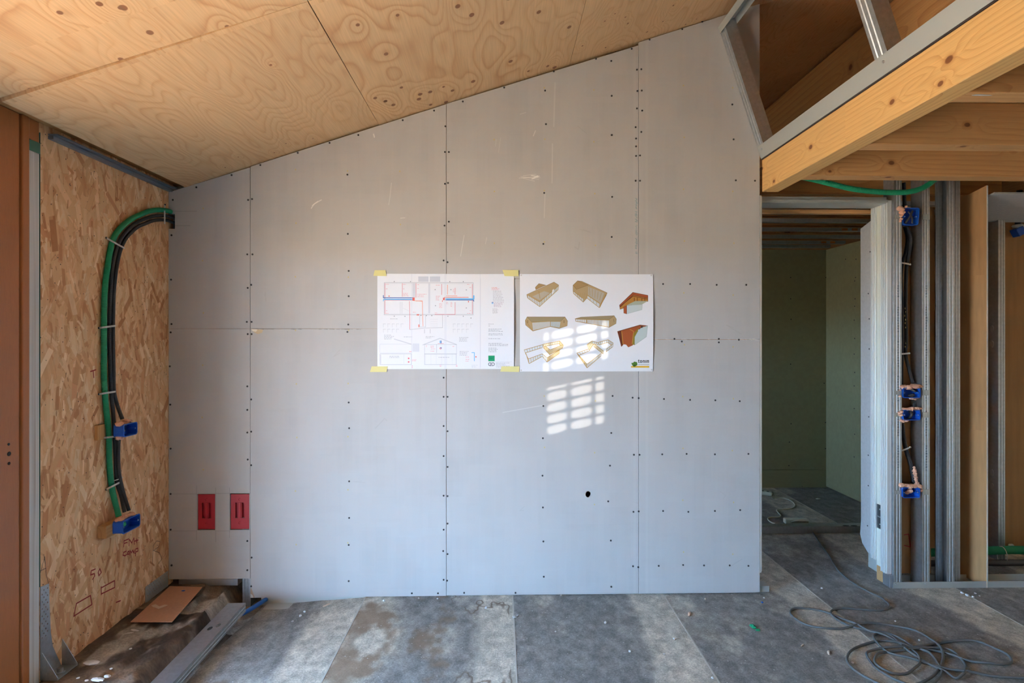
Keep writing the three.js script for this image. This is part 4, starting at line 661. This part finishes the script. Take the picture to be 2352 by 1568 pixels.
  put('gusset', sheet([[-2.025, 0.087], [-1.955, 0.087], [-1.955, 0.094], [-2.022, 0.205], [-2.025, 0.205]], [], 0.003).translate(0, 0, -2.661), M.steel, hd); put('gusset', sheet([[-2.025, 0.087], [-1.955, 0.087], [-1.955, 0.094], [-2.022, 0.205], [-2.025, 0.205]], [], 0.003).translate(0, 0, -2.545), M.steel, hd);
  const bo = put('bolt', new THREE.CylinderGeometry(0.012, 0.012, 0.016, 6).translate(-1.99, 0.098, -2.605), M.steel, hd); put('washer', new THREE.CylinderGeometry(0.019, 0.019, 0.003, 18).translate(-1.99, 0.0885, -2.605), M.steel, bo);
}
{ // red box covers set in the short sheet
  for (const [x0, x1, label] of [[-1.855, -1.747, 'red plastic box cover in the short plasterboard sheet, nearer the corner'], [-1.657, -1.5395, 'red plastic box cover in the short plasterboard sheet, tight against the sheet joint']]) {
    const g = thing('box_cover', label, 'cover', 'red box covers'), cx = (x0 + x1) / 2, w = (x1 - x0) / 2 - 0.003, y0 = 0.423, y1 = 0.636, cy = (y0 + y1) / 2;
    const slots = [-0.020, 0.020].map((d) => rect(cx + d - 0.0085, cx + d + 0.0085, cy - 0.040, cy + 0.055));
    put('face', sheet(rect(cx - w, cx + w, y0, y1), slots, 0.004).translate(0, 0, WZ - 0.005), M.red, g);
    put('recess', merge([...[-0.020, 0.020].map((d) => box(cx + d - 0.0095, cx + d + 0.0095, cy - 0.041, cy + 0.056, WZ - 0.024, WZ - 0.022)), ...[-0.020, 0.020].flatMap((d) => [box(cx + d - 0.0095, cx + d - 0.0085, cy - 0.041, cy + 0.056, WZ - 0.024, WZ - 0.009), box(cx + d + 0.0085, cx + d + 0.0095, cy - 0.041, cy + 0.056, WZ - 0.024, WZ - 0.009)])]), M.red, g);
    put('rib', rbox(cx - 0.007, cx + 0.007, cy - 0.042, cy + 0.057, WZ - 0.006, WZ - 0.001, 0.002), M.red, g);
    for (const y of [cy + 0.075, cy - 0.068]) put('knock_out', new THREE.TorusGeometry(0.007, 0.0014, 6, 14, 4.4).rotateZ(0.9).translate(cx, y, WZ - 0.0012), M.red, g);
  }
}
// ---------------------------------------------------------------- drawings taped to the wall
const plan = canvasTex(1180, 822, (c, W, H) => { // traced in the plan's own sheet coordinates
  c.fillStyle = '#e3e6eb'; c.fillRect(0, 0, W, H); c.save(); c.scale(W / 1815, H / 1265); c.translate(-160, -165);
  const line = (pts, col, lw = 3) => { c.strokeStyle = col; c.lineWidth = lw; c.beginPath(); pts.forEach(([x, y], i) => i ? c.lineTo(x, y) : c.moveTo(x, y)); c.stroke(); };
  const R = 'rgba(214,92,112,0.75)', Gy = 'rgba(120,126,140,0.45)', L = 'rgba(150,156,170,0.35)', O = 'rgba(233,132,104,0.8)', B = '#2c5aa8', SB = '#63b5ea', RD = 'rgba(226,88,76,0.9)';
  const rectS = (x0, y0, x1, y1, col, lw) => line([[x0, y0], [x1, y0], [x1, y1], [x0, y1], [x0, y0]], col, lw);
  const words = (x, y, w, n, col, dy = 18) => { for (let k = 0; k < n; k++) { let q = x; const e = x + w * rr(0.6, 1); while (q < e) { const d = rr(8, 30); line([[q, y + k * dy], [Math.min(e, q + d), y + k * dy]], col, 5); q += d + 7; } } };
  // upper floor plan
  rectS(250, 282, 1430, 710, Gy, 6); rectS(262, 294, 1418, 698, L, 3); c.fillStyle = 'rgba(160,168,184,0.55)'; c.fillRect(702, 200, 135, 70); c.fillRect(855, 200, 137, 70);
  for (let y = 206; y < 270; y += 8) line([[702, y], [992, y]], 'rgba(230,233,240,0.7)', 2);
  c.fillStyle = 'rgba(180,186,200,0.4)'; c.fillRect(625, 292, 40, 190); c.fillRect(835, 290, 25, 400);
  for (const l of [[[262, 290], [262, 700]], [[490, 290], [490, 470]], [[672, 290], [672, 480]], [[1012, 300], [1012, 445]], [[1190, 350], [1190, 440]], [[1420, 300], [1420, 700]], [[1190, 540], [1190, 705]], [[920, 705], [1190, 705]], [[585, 530], [590, 705]], [[262, 515], [640, 515]], [[590, 705], [590, 905]]]) line(l, R, 6);
  for (const l of [[[672, 525], [755, 525], [765, 860]], [[640, 520], [755, 530]], [[1090, 310], [1090, 440]], [[1070, 458], [1220, 458]]]) line(l, O, 7);
  line([[640, 505], [240, 505]], SB, 16); line([[640, 484], [240, 484], [240, 450]], B, 9); line([[240, 505], [240, 530]], SB, 8); line([[1062, 498], [1440, 498], [1440, 450]], SB, 16); line([[1062, 512], [1435, 512], [1442, 532]], B, 9); line([[1045, 478], [1370, 478]], RD, 7);
  c.fillStyle = RD; c.fillRect(625, 480, 30, 42); c.fillRect(1030, 482, 24, 32); c.fillRect(705, 838, 12, 36); c.fillRect(680, 703, 34, 14); c.fillRect(308, 455, 14, 14); c.fillRect(1018, 515, 8, 22); c.fillRect(1363, 525, 12, 18);
  line([[590, 905], [800, 885], [1025, 880], [1025, 710]], Gy, 5); line([[720, 720], [720, 870], [800, 870], [800, 720]], Gy, 4); line([[785, 900], [785, 955]], Gy, 6); line([[860, 900], [860, 955]], Gy, 6);
  for (let k = 0; k < 10; k++) line([[460, 545 + k * 16], [490, 545 + k * 16]], L, 3); line([[460, 540], [460, 700]], L, 3); line([[490, 540], [490, 700]], L, 3); line([[500, 620], [580, 660]], L, 3); for (let k = 0; k < 4; k++) line([[860, 770 + k * 30], [960, 770 + k * 30]], L, 3);
  for (const [x, y, w, n] of [[270, 305, 50, 1], [270, 365, 30, 1], [500, 305, 40, 1], [500, 365, 24, 1], [690, 310, 30, 1], [690, 360, 24, 1], [500, 425, 85, 3], [690, 435, 120, 3], [935, 462, 65, 4], [980, 562, 50, 4], [935, 315, 60, 1], [1350, 305, 60, 1], [1380, 345, 30, 1], [270, 690, 50, 1], [275, 655, 24, 1], [1350, 690, 60, 1], [1385, 655, 26, 1], [920, 685, 40, 1], [630, 675, 50, 1], [1160, 370, 30, 3], [1070, 545, 30, 2], [1130, 545, 30, 4]]) words(x, y, w, n, 'rgba(222,110,130,0.7)', 17);
  for (const [x, y, w, n] of [[330, 763, 105, 1], [250, 980, 140, 4], [510, 1003, 150, 1], [800, 1000, 120, 2], [1245, 1010, 145, 4], [320, 1260, 190, 2], [970, 1275, 160, 1], [1250, 1195, 130, 4]]) words(x, y, w, n, 'rgba(96,104,120,0.55)', 17);
  for (const [x0, y0] of [[235, 830], [235, 900], [1160, 830], [1160, 900]]) for (let k = 0; k < 5; k++) if (!(y0 === 900 && k > 3)) { const x = x0 + k * 58; line([[x, y0], [x + 38, y0]], L, 6); line([[x + 6, y0], [x + 6, y0 + 45]], L, 4); }
  // sections
  line([[380, 1030], [610, 1100]], L, 12); line([[760, 1110], [990, 1022], [1210, 1105]], L, 12); rectS(195, 1100, 615, 1215, L, 4); rectS(195, 1228, 610, 1370, Gy, 5); rectS(785, 1105, 1210, 1230, Gy, 4); rectS(785, 1230, 1205, 1370, Gy, 5); c.fillStyle = 'rgba(190,196,208,0.45)'; c.fillRect(625, 1090, 90, 110); line([[945, 1100], [945, 1215]], Gy, 5); for (let k = 0; k < 6; k++) line([[800 + k * 70, 1235], [800 + k * 70, 1365]], L, 2);
  line([[205, 1240], [205, 1360]], Gy, 5); line([[510, 1235], [510, 1360]], L, 3);
  line([[992, 1052], [992, 1088]], SB, 11); line([[1005, 1052], [1005, 1088]], B, 9); line([[960, 1092], [1040, 1092]], R, 5); c.strokeStyle = RD; c.lineWidth = 5; c.beginPath(); c.arc(997, 1155, 11, 0, 6.3); c.stroke(); c.strokeStyle = B; c.beginPath(); c.arc(1003, 1150, 8, 0, 6.3); c.stroke();
  c.fillStyle = 'rgba(232,92,104,0.85)'; for (const y of [1288, 1335]) { c.beginPath(); c.arc(574, y, 11, 0, 7); c.fill(); } c.fillRect(585, 1192, 7, 12); c.fillRect(600, 1192, 7, 12);
  for (const [x, y, w, n, d] of [[865, 1125, 50, 2, 16], [870, 1162, 65, 1, 17], [865, 1192, 60, 1, 17], [620, 1305, 85, 2, 14], [1330, 1270, 50, 1, 17], [1330, 1302, 75, 1, 17], [1330, 1326, 45, 1, 17], [1155, 1130, 35, 1, 17], [985, 1380, 30, 2, 14], [612, 1385, 20, 3, 14], [1200, 1380, 25, 2, 14], [805, 1120, 10, 2, 14]]) words(x, y, w, n, 'rgba(232,110,124,0.75)', d);
  line([[1410, 1212], [1446, 1212], [1446, 1325]], SB, 9); c.fillStyle = RD; c.beginPath(); c.arc(1468, 1268, 9, 0, 7); c.fill(); words(1410, 1380, 85, 3, L, 14);
  for (const [x, y] of [[384, 268], [598, 268], [1120, 268], [1300, 268], [384, 728], [525, 730], [1095, 728], [1300, 728], [925, 375], [1135, 375], [1340, 378], [1340, 618], [930, 588]]) { c.fillStyle = 'rgba(90,96,110,0.55)'; c.beginPath(); c.arc(x, y, 7, 0, 7); c.fill(); }
  // title column
  line([[1530, 225], [1530, 1410]], L, 3); words(1678, 348, 90, 1, RD); words(1678, 362, 130, 2, 'rgba(222,110,130,0.7)', 15); words(1695, 392, 150, 10, 'rgba(130,120,136,0.5)', 15); line([[1678, 544], [1700, 544]], B, 9); line([[1678, 558], [1700, 558]], SB, 9); words(1705, 545, 150, 5, 'rgba(150,110,140,0.6)', 14); words(1690, 630, 80, 5, 'rgba(110,110,126,0.55)', 14);
  for (const [y, w, n] of [[832, 80, 1], [858, 40, 1], [898, 200, 3], [962, 250, 2], [1026, 215, 1], [1088, 280, 3], [1152, 170, 4]]) words(1635, y, w, n, 'rgba(84,92,108,0.65)', 16);
  c.fillStyle = '#0b9a6a'; c.fillRect(1633, 1252, 84, 74); c.fillStyle = 'rgba(10,80,66,0.8)'; c.font = 'bold 30px sans-serif'; c.textAlign = 'center'; words(1648, 1290, 56, 1, 'rgba(10,80,66,0.8)');
  c.strokeStyle = '#39424f'; c.lineWidth = 7; c.beginPath(); c.arc(1655, 1366, 20, 1.2, 5.0); c.stroke(); c.beginPath(); c.arc(1693, 1366, 20, -1.9, 1.9); c.stroke(); line([[1668, 1344], [1662, 1392]], '#39424f', 7); line([[1680, 1344], [1680, 1392]], '#39424f', 7);
  line([[1730, 1335], [1950, 1335]], L, 3); words(1735, 1350, 200, 5, 'rgba(110,116,130,0.45)', 14);
  // fold lines
  for (const x of [615, 1055, 1070, 1525]) line([[x, 165], [x, 1430]], 'rgba(205,210,222,0.7)', 6); for (const [x, y] of [[808, 720], [882, 720], [1402, 752], [737, 718]]) { c.fillStyle = '#20242c'; c.beginPath(); c.arc(x, y, 5, 0, 7); c.fill(); }
  c.restore();
});
const models = canvasTex(1160, 846, (c, W, H) => {
  c.fillStyle = '#e4e7ec'; c.fillRect(0, 0, W, H); c.save(); c.scale(W / 1772, H / 1295); c.translate(-78, -172);
  const poly = (pts, fill, st, lw = 4) => { c.beginPath(); pts.forEach(([x, y], i) => i ? c.lineTo(x, y) : c.moveTo(x, y)); c.closePath(); if (fill) { c.fillStyle = fill; c.fill(); } if (st) { c.strokeStyle = st; c.lineWidth = lw; c.stroke(); } };
  const line = (pts, col, lw = 4) => { c.strokeStyle = col; c.lineWidth = lw; c.beginPath(); pts.forEach(([x, y], i) => i ? c.lineTo(x, y) : c.moveTo(x, y)); c.stroke(); };
  const T1 = '#b39a70', T2 = '#a98a5c', E = '#7c6138', Fr = '#a9843e', Gl = '#c9d0d4';
  const lerp = (a, b, t) => [a[0] + (b[0] - a[0]) * t, a[1] + (b[1] - a[1]) * t];
  const frame = (a, b, c2, d, n, glass) => { if (glass) poly([a, b, c2, d], glass); line([a, b], Fr, 6); line([d, c2], Fr, 6); for (let k = 0; k <= n; k++) line([lerp(a, b, k / n), lerp(d, c2, k / n)], Fr, 4); };
  // two bird's-eye roofs
  poly([[170, 445], [530, 280], [592, 318], [585, 380], [340, 605], [180, 490]], T1, E); poly([[330, 300], [420, 320], [290, 380], [283, 350]], T2, E); poly([[170, 445], [330, 375], [480, 420], [340, 530]], T1); poly([[245, 470], [400, 400], [480, 425], [340, 520]], '#b3aa98'); line([[330, 400], [345, 500]], Fr, 6); frame([180, 450], [340, 545], [340, 605], [185, 495], 7, Gl); frame([340, 545], [590, 330], [585, 380], [340, 605], 8, '#c3c8c4'); poly([[510, 385], [530, 370], [525, 425], [505, 440]], '#e8eaee');
  poly([[785, 320], [845, 262], [900, 268], [1235, 420], [1225, 455], [1135, 620], [970, 490], [920, 545], [790, 430], [785, 395]], T1, E); poly([[785, 320], [845, 262], [985, 318], [830, 375]], T2, E); poly([[985, 340], [1200, 425], [1150, 560], [985, 450]], '#b2ab9c'); for (let k = 0; k < 5; k++) line([[1000 + k * 40, 350 + k * 18], [1010 + k * 32, 455 + k * 16]], Fr, 4); frame([790, 400], [920, 500], [920, 545], [790, 430], 5, Gl); frame([975, 455], [1140, 565], [1135, 620], [970, 492], 4, Gl); line([[1235, 420], [1140, 610]], Fr, 10); for (let k = 0; k < 6; k++) line([[820 + k * 28, 420 + k * 2], [860 + k * 22, 480 + k * 4]], Fr, 3);
  // two side views
  poly([[150, 790], [175, 742], [675, 742], [710, 795], [705, 860], [600, 895], [480, 870], [250, 930], [155, 850]], T1, E); poly([[175, 742], [675, 742], [620, 800], [235, 810]], '#9c8d6c', E, 3); frame([240, 815], [480, 800], [480, 870], [250, 925], 14, Gl); frame([485, 802], [620, 802], [605, 890], [485, 868], 8, '#b9cdd6'); line([[155, 790], [245, 925]], Fr, 6); c.strokeStyle = E; c.lineWidth = 4; c.strokeRect(178, 790, 8, 30); c.strokeRect(660, 790, 8, 30);
  poly([[815, 765], [890, 745], [1330, 725], [1360, 770], [1355, 830], [1265, 880], [820, 800]], T1, E); poly([[815, 765], [890, 745], [1330, 725], [1265, 775]], '#9c8d6c', E, 3); frame([970, 775], [1265, 785], [1265, 878], [975, 828], 15, Gl); frame([820, 770], [960, 775], [960, 822], [820, 800], 5, '#d4dade'); line([[1325, 770], [1328, 810]], E, 5);
  // two open frames
  frame([135, 1180], [380, 1110], [375, 1150], [150, 1220], 7, '#d7dee3'); frame([150, 1220], [190, 1300], [200, 1362], [160, 1230], 3); frame([190, 1300], [375, 1232], [378, 1265], [200, 1362], 6, '#d3dade'); frame([375, 1232], [440, 1285], [438, 1342], [378, 1270], 3, '#d3dade'); frame([440, 1285], [605, 1180], [605, 1225], [438, 1342], 10, '#dcc9a0'); frame([385, 1105], [480, 1180], [475, 1245], [390, 1150], 7, '#e0cfa8'); frame([385, 1105], [605, 1062], [600, 1095], [400, 1135], 9, '#e6dcc4'); frame([605, 1062], [658, 1120], [640, 1165], [600, 1100], 5, '#e3d3ae'); frame([480, 1180], [640, 1115], [630, 1165], [478, 1240], 9, '#e3d3ae');
  frame([835, 1222], [1000, 1165], [1005, 1190], [860, 1255], 5, '#d7dee3'); frame([835, 1222], [970, 1370], [970, 1420], [845, 1240], 4, '#c4b48c'); frame([970, 1370], [1160, 1225], [1155, 1262], [970, 1420], 10, '#d3dade'); frame([970, 1110], [1035, 1062], [1060, 1100], [1000, 1185], 4, '#e0d2ae'); frame([1060, 1095], [1190, 1195], [1185, 1235], [1060, 1135], 7, '#cfc6ae'); frame([1035, 1062], [1120, 1085], [1120, 1110], [1050, 1100], 3, '#dfe3e6'); frame([1125, 1078], [1250, 1045], [1250, 1080], [1130, 1115], 5, '#d5dbdf'); frame([1250, 1045], [1320, 1090], [1310, 1130], [1250, 1085], 4, '#c8cdd0'); frame([1225, 1170], [1318, 1100], [1312, 1140], [1225, 1205], 4, '#cfd6da'); poly([[1200, 1185], [1222, 1170], [1222, 1212], [1200, 1235]], '#f3f4f6');
  // two cut-away details
  poly([[1403, 585], [1580, 415], [1780, 455], [1780, 535], [1610, 535], [1560, 590], [1410, 640]], '#b5803a', '#6b3a1c'); poly([[1403, 585], [1580, 415], [1780, 455], [1780, 490], [1585, 450], [1410, 612]], '#a4512f', '#5e2a16', 5); line([[1405, 605], [1583, 465], [1780, 505]], '#5e2a16', 7); for (const x of [1600, 1640, 1700, 1740]) line([[x, 485], [x, 530]], '#7d4a20', 10); poly([[1610, 530], [1780, 530], [1700, 575], [1500, 585]], '#a9b09c'); poly([[1498, 590], [1705, 575], [1700, 645], [1498, 700]], '#c3cfcf', '#9fb0b0'); poly([[1458, 610], [1498, 590], [1498, 700], [1460, 690]], '#b0552f', '#6b3a1c');
  poly([[1375, 935], [1675, 848], [1775, 860], [1600, 930], [1430, 1135]], '#8b4a2c', '#5e2a16'); poly([[1430, 930], [1670, 860], [1690, 870], [1600, 960], [1580, 1120], [1520, 1145], [1490, 1110], [1450, 1105]], '#a4552f'); poly([[1375, 935], [1425, 925], [1450, 1100], [1425, 1135]], '#713420'); poly([[1590, 960], [1660, 880], [1640, 960], [1605, 1115], [1575, 1110]], '#8b7a2c'); line([[1430, 930], [1450, 1105]], '#c08a3c', 10); poly([[1640, 945], [1690, 885], [1775, 860], [1760, 1005], [1605, 1115], [1605, 1010]], '#b8c9ca', '#93a6a8'); line([[1540, 905], [1590, 935], [1570, 1100]], '#c39a4a', 7); poly([[1685, 868], [1712, 862], [1708, 885], [1690, 888]], '#33241c');
  // maker's mark
  c.fillStyle = '#e0a91c'; c.fillRect(1558, 1396, 242, 20); c.fillStyle = '#4b7a2c'; for (const [x, y, r] of [[1585, 1370, 18], [1605, 1355, 18], [1622, 1372, 20], [1600, 1385, 22], [1570, 1360, 8], [1628, 1352, 10]]) { c.beginPath(); c.arc(x, y, r, 0, 7); c.fill(); } c.fillStyle = '#2c4a1e'; c.fillRect(1590, 1378, 30, 18); c.fillStyle = '#1e1c1c'; c.font = 'bold 66px sans-serif'; c.textAlign = 'left'; c.save(); c.translate(1648, 1354); c.scale(152 / Math.max(1, c.measureText('tonın').width), 1); c.fillText('tonın', 0, 0); c.restore(); c.fillStyle = 'rgba(120,120,120,0.7)'; for (let k = 0; k < 15; k++) c.fillRect(1652 + k * 10, 1372, 7, 9);
  c.restore();
});
{
  const poster = (name, label, tex, x0, x1, y0, y1, curl) => {
    const nx = 36, ny = 20, g = new THREE.BoxGeometry(x1 - x0, y1 - y0, 0.0006, nx, ny, 1), p = g.attributes.position;
    for (let k = 0; k < p.count; k++) { const u = p.getX(k) / (x1 - x0) + 0.5, v = p.getY(k) / (y1 - y0) + 0.5; const mid = Math.sin(Math.PI * v); p.setZ(k, p.getZ(k) + 0.0022 + curl * Math.pow(u, 6) * mid + 0.0015 * mid * (fbm(u * 5, v * 2, 2, 7)) + 0.001 * Math.pow(1 - u, 6) * mid); }
    g.computeVertexNormals(); g.translate((x0 + x1) / 2, (y0 + y1) / 2, WZ);
    const m = put(name, g, std(0xffffff, 0.42, 0, { map: tex })); return tag(m, label, 'poster');
  };
  const e = (px, py) => at(px, py, 'z', WZ), a = e(867, 628.5), b = e(1180.5, 847), c = e(1194, 629), d = e(1499.5, 852.5);
  poster('building_plan', 'white sheet with red and blue floor plan lines, creased and taped at its corners', plan, a.x, b.x, b.y, a.y, 0.008);
  const p2 = poster('model_poster', 'white poster with brown timber house models and a maker name, pinned at its corners', models, c.x, d.x, d.y, c.y, 0.007);
  for (const [x, y] of [[1197, 632], [1496, 632], [1197, 850], [1497, 849]]) put('pin', new THREE.CylinderGeometry(0.005, 0.005, 0.004, 12).rotateX(Math.PI / 2), M.chip, p2).position.copy(at(x, y, 'z', WZ + 0.003));
  const tape = (pts, label) => { const g = sheet(pts.map(([x, y]) => { const q = e(x, y); return [q.x, q.y]; }), [], 0.0004).translate(0, 0, WZ + 0.0052); tag(put('tape_strip', g, M.tape), label, 'tape', 'yellow tape on the floor plan'); };
  tape([[858, 633.5], [861, 620.5], [886, 620.5], [888, 634]], 'yellow tape strip on the upper corner of the floor plan, away from the poster'); tape([[1159, 634], [1154, 620], [1191, 620], [1191, 634.5]], 'yellow tape strip on the upper corner of the floor plan, next to the poster'); tape([[850, 854], [854, 841], [891, 841], [888, 854]], 'yellow tape strip on the lower corner of the floor plan, away from the poster'); tape([[1149, 853], [1152, 841], [1193, 841], [1192, 854]], 'yellow tape strip on the lower corner of the floor plan, next to the poster');
}
// ---------------------------------------------------------------- things on the floor
{
  const st = thing('steel_stud', 'loose steel stud with two oval holes lying along the kerb', 'stud');
  const len = 1.5; // web up, flanges down
  const w = 0.1; const g = sheet(rect(0, w, 0, len), [circle(0.034, 1.222, 0.011, 16, 0.02), circle(0.063, 1.252, 0.011, 16, 0.02)], 0.001); // x across, y along
  put('web', g.rotateX(-Math.PI / 2).rotateZ(0), M.steel, st).position.set(0, 0.051, 0);
  const fl = (s) => folded([[0, 0], [0, -0.012], [s * 0.002, -0.014], [s * 0.002, -0.019], [0, -0.021], [0, -0.031], [s * 0.002, -0.033], [s * 0.002, -0.038], [0, -0.04], [0, -0.05], [s * 0.008, -0.05]], 0.001, len);
  for (const [x, s] of [[0, 1], [w - 0.001, -1]]) put('flange', fl(s).rotateY(0), M.steel, st).position.set(x, 0.051, -len);
  st.position.set(-1.545, 0.004, -1.79); st.rotation.y = 0.012; st.rotation.x = 0.012;
  tag(put('blue_pipe', sweep([V(-1.512, -0.005, -3.30), V(-1.485, -0.01, -3.37), V(-1.455, -0.012, -3.47), V(-1.43, -0.015, -3.56)], 0.013, 24, 14), M.bluePipe), 'bright blue pipe end poking out from under the plasterboard', 'pipe');
  const cb = [[300, 1427], [395, 1427], [465, 1352], [390, 1350]].map(([x, y]) => at(x, y, 'y', 0.1));
  const sh = sheet(cb.map((q) => [q.x, -q.z]), [], 0.004).rotateX(-Math.PI / 2); { const p = sh.attributes.position; for (let k = 0; k < p.count; k++) p.setY(k, p.getY(k) + 0.1 + 0.012 * sm(-3.2, -3.45, p.getZ(k))); sh.computeVertexNormals(); }
  const card = put('cardboard_sheet', sh, M.cardboard); tag(card, 'orange brown sheet of hardboard lying on the kerb in the corner', 'cardboard');
  const tear = [[348, 1391], [357, 1388], [366, 1393], [378, 1389], [386, 1390], [374, 1395], [364, 1398], [352, 1394]].map(([x, y]) => at(x, y, 'y', 0.1045)); put('torn_patch', sheet(tear.map((q) => [q.x, -q.z]), [], 0.002).rotateX(-Math.PI / 2).translate(0, 0.107, 0), M.woodChip, card);
  const bp = put('blue_scrap', blob(0.008, 1.4, 0.3, 0.9, 0.2), M.blue, card); bp.position.copy(at(421, 1356, 'y', 0.112));
  tag(put('steel_plate_scrap', rbox(-1.43, -1.27, -0.045, -0.035, -3.53, -3.44, 0.002), M.steelDull), 'flat steel offcut under the edge of the plasterboard by the blue pipe', 'offcut');
  // extension cable
  const Z = (u, v) => { const q = at(1700 + u * 0.2772, 1200 + v * 0.2772, 'y', 0.006); return q; };
  const path = [[562, 16], [585, 52], [620, 110], [680, 200], [735, 270], [770, 335], [830, 415], [950, 510], [1080, 580], [1180, 630], [1237, 690], [1190, 724], [1080, 724], [960, 715], [850, 709], [775, 720], [752, 750], [800, 800], [880, 845], [960, 872], [1080, 890], [1200, 918], [1330, 975], [1440, 1035], [1560, 1085], [1645, 1175], [1675, 1240], [1640, 1310], [1560, 1365], [1420, 1395], [1250, 1370], [1080, 1310], [950, 1240], [888, 1150], [905, 1090], [1000, 1020], [1150, 990], [1300, 1005], [1420, 1030], [1520, 1028], [1650, 1000], [1800, 985], [1950, 995], [2100, 1040], [2220, 1110], [2248, 1150], [2180, 1182], [2050, 1178], [1900, 1150], [1750, 1105], [1600, 1060], [1450, 1045], [1250, 1046], [1100, 1060], [1048, 1100], [1090, 1165], [1170, 1245], [1300, 1325], [1420, 1348], [1560, 1310], [1650, 1210], [1682, 1120], [1660, 1045], [1580, 970], [1450, 905], [1300, 860], [1130, 840], [1000, 852], [850, 880], [700, 885], [560, 850], [450, 790], [415, 742], [450, 711], [560, 712], [700, 738], [840, 795], [960, 852], [1060, 897], [1180, 935], [1300, 985], [1400, 1050], [1470, 1110], [1490, 1160], [1450, 1215], [1370, 1252], [1250, 1252], [1160, 1215], [1115, 1155], [1140, 1100], [1210, 1075], [1330, 1068], [1500, 1052], [1620, 1042], [1740, 1065], [1840, 1140], [1872, 1210], [1850, 1272], [1780, 1292], [1700, 1245], [1600, 1190], [1480, 1130], [1390, 1075], [1330, 1010], [1240, 945], [1150, 918], [1106, 950], [1140, 1015], [1230, 1080], [1400, 1130], [1560, 1170], [1720, 1222], [1900, 1250], [2100, 1276], [2352, 1300], [2520, 1312]];
  const pts = path.map(([u, v], i) => { const q = Z(u, v); q.y = 0.007 + (i > 20 && v > 830 ? 0.005 * ((i * 7) % 5) / 2 : 0); return q; });
  tag(put('extension_cable', sweep(pts, 0.006, 900, 10), M.cord), 'long grey extension cable coiled in loops on the concrete floor', 'cable');
  // crumbs
  const drop = (name, px, py, r, m, label, cat, group, sx = 1, sy = 0.7, sz = 1) => { const g = blob(r, sx, sy, sz, 0.45, 1), q = at(px, py, 'y', r * sy * 0.8), o = put(name, g, m); o.position.copy(q); o.rotation.y = rnd() * 6; tag(o, label, cat, group); };
  drop('green_scrap', 1729, 1437, 0.016, M.green, 'larger bright green plastic scrap on the floor in front of the plasterboard', 'scrap', null, 1.3, 0.5, 0.9); drop('green_scrap', 1741, 1446, 0.011, M.green, 'smaller bright green plastic scrap beside the larger one', 'scrap', null, 1.2, 0.5, 0.8);
  drop('blue_scrap', 1751, 1383, 0.007, M.blue, 'tiny blue scrap on the floor by the wall end', 'scrap');
  for (const [x, y, r] of [[1182, 1416, 0.01], [1189, 1413, 0.007], [1289, 1367, 0.007], [1390, 1429, 0.008], [1446, 1495, 0.006], [1276, 1450, 0.005], [1548, 1466, 0.005], [1525, 1501, 0.005], [1637, 1556, 0.006], [1116, 1395, 0.008], [1005, 1374, 0.006], [962, 1373, 0.006], [882, 1379, 0.008], [690, 1413, 0.008], [672, 1426, 0.006], [2112, 1470, 0.006], [2056, 1426, 0.005], [1958, 1521, 0.006], [1887, 1350, 0.006], [2210, 1361, 0.008], [2222, 1366, 0.009], [2240, 1362, 0.006], [2235, 1370, 0.007], [2250, 1368, 0.005], [1755, 1372, 0.006], [700, 1404, 0.007]]) drop('plaster_crumb', x, y, r, M.chip, 'white plaster crumb lying on the concrete floor', 'crumb', 'plaster crumbs on the floor');
  for (const [x, y, r] of [[750, 1389, 0.012], [1583, 1410, 0.014], [1843, 1481, 0.009], [1903, 1497, 0.012], [1552, 1467, 0.008], [1620, 1375, 0.008]]) drop('wood_splinter', x, y, r, M.woodChip, 'small brown wood splinter on the concrete floor', 'splinter', 'wood splinters on the floor', 1.8, 0.35, 0.5);
  for (const [x, y, r, sx] of [[210, 1521, 0.018, 2], [300, 1489, 0.007, 1], [225, 1560, 0.014, 2.2], [245, 1552, 0.011, 1.5], [200, 1562, 0.008, 1.3], [180, 1556, 0.007, 1], [310, 1447, 0.008, 3], [298, 1453, 0.005, 4], [255, 1535, 0.007, 1]]) { const g = blob(r, sx, 0.35, 0.8, 0.4, 1), o = put('plaster_chip', g, M.chip); o.position.copy(at(x, y, 'y', 0.09)); o.rotation.y = rr(-0.6, 0.6); tag(o, 'white plaster chip lying on the stained kerb', 'chip', 'plaster chips on the kerb'); }
}
renderer.render(scene, camera);
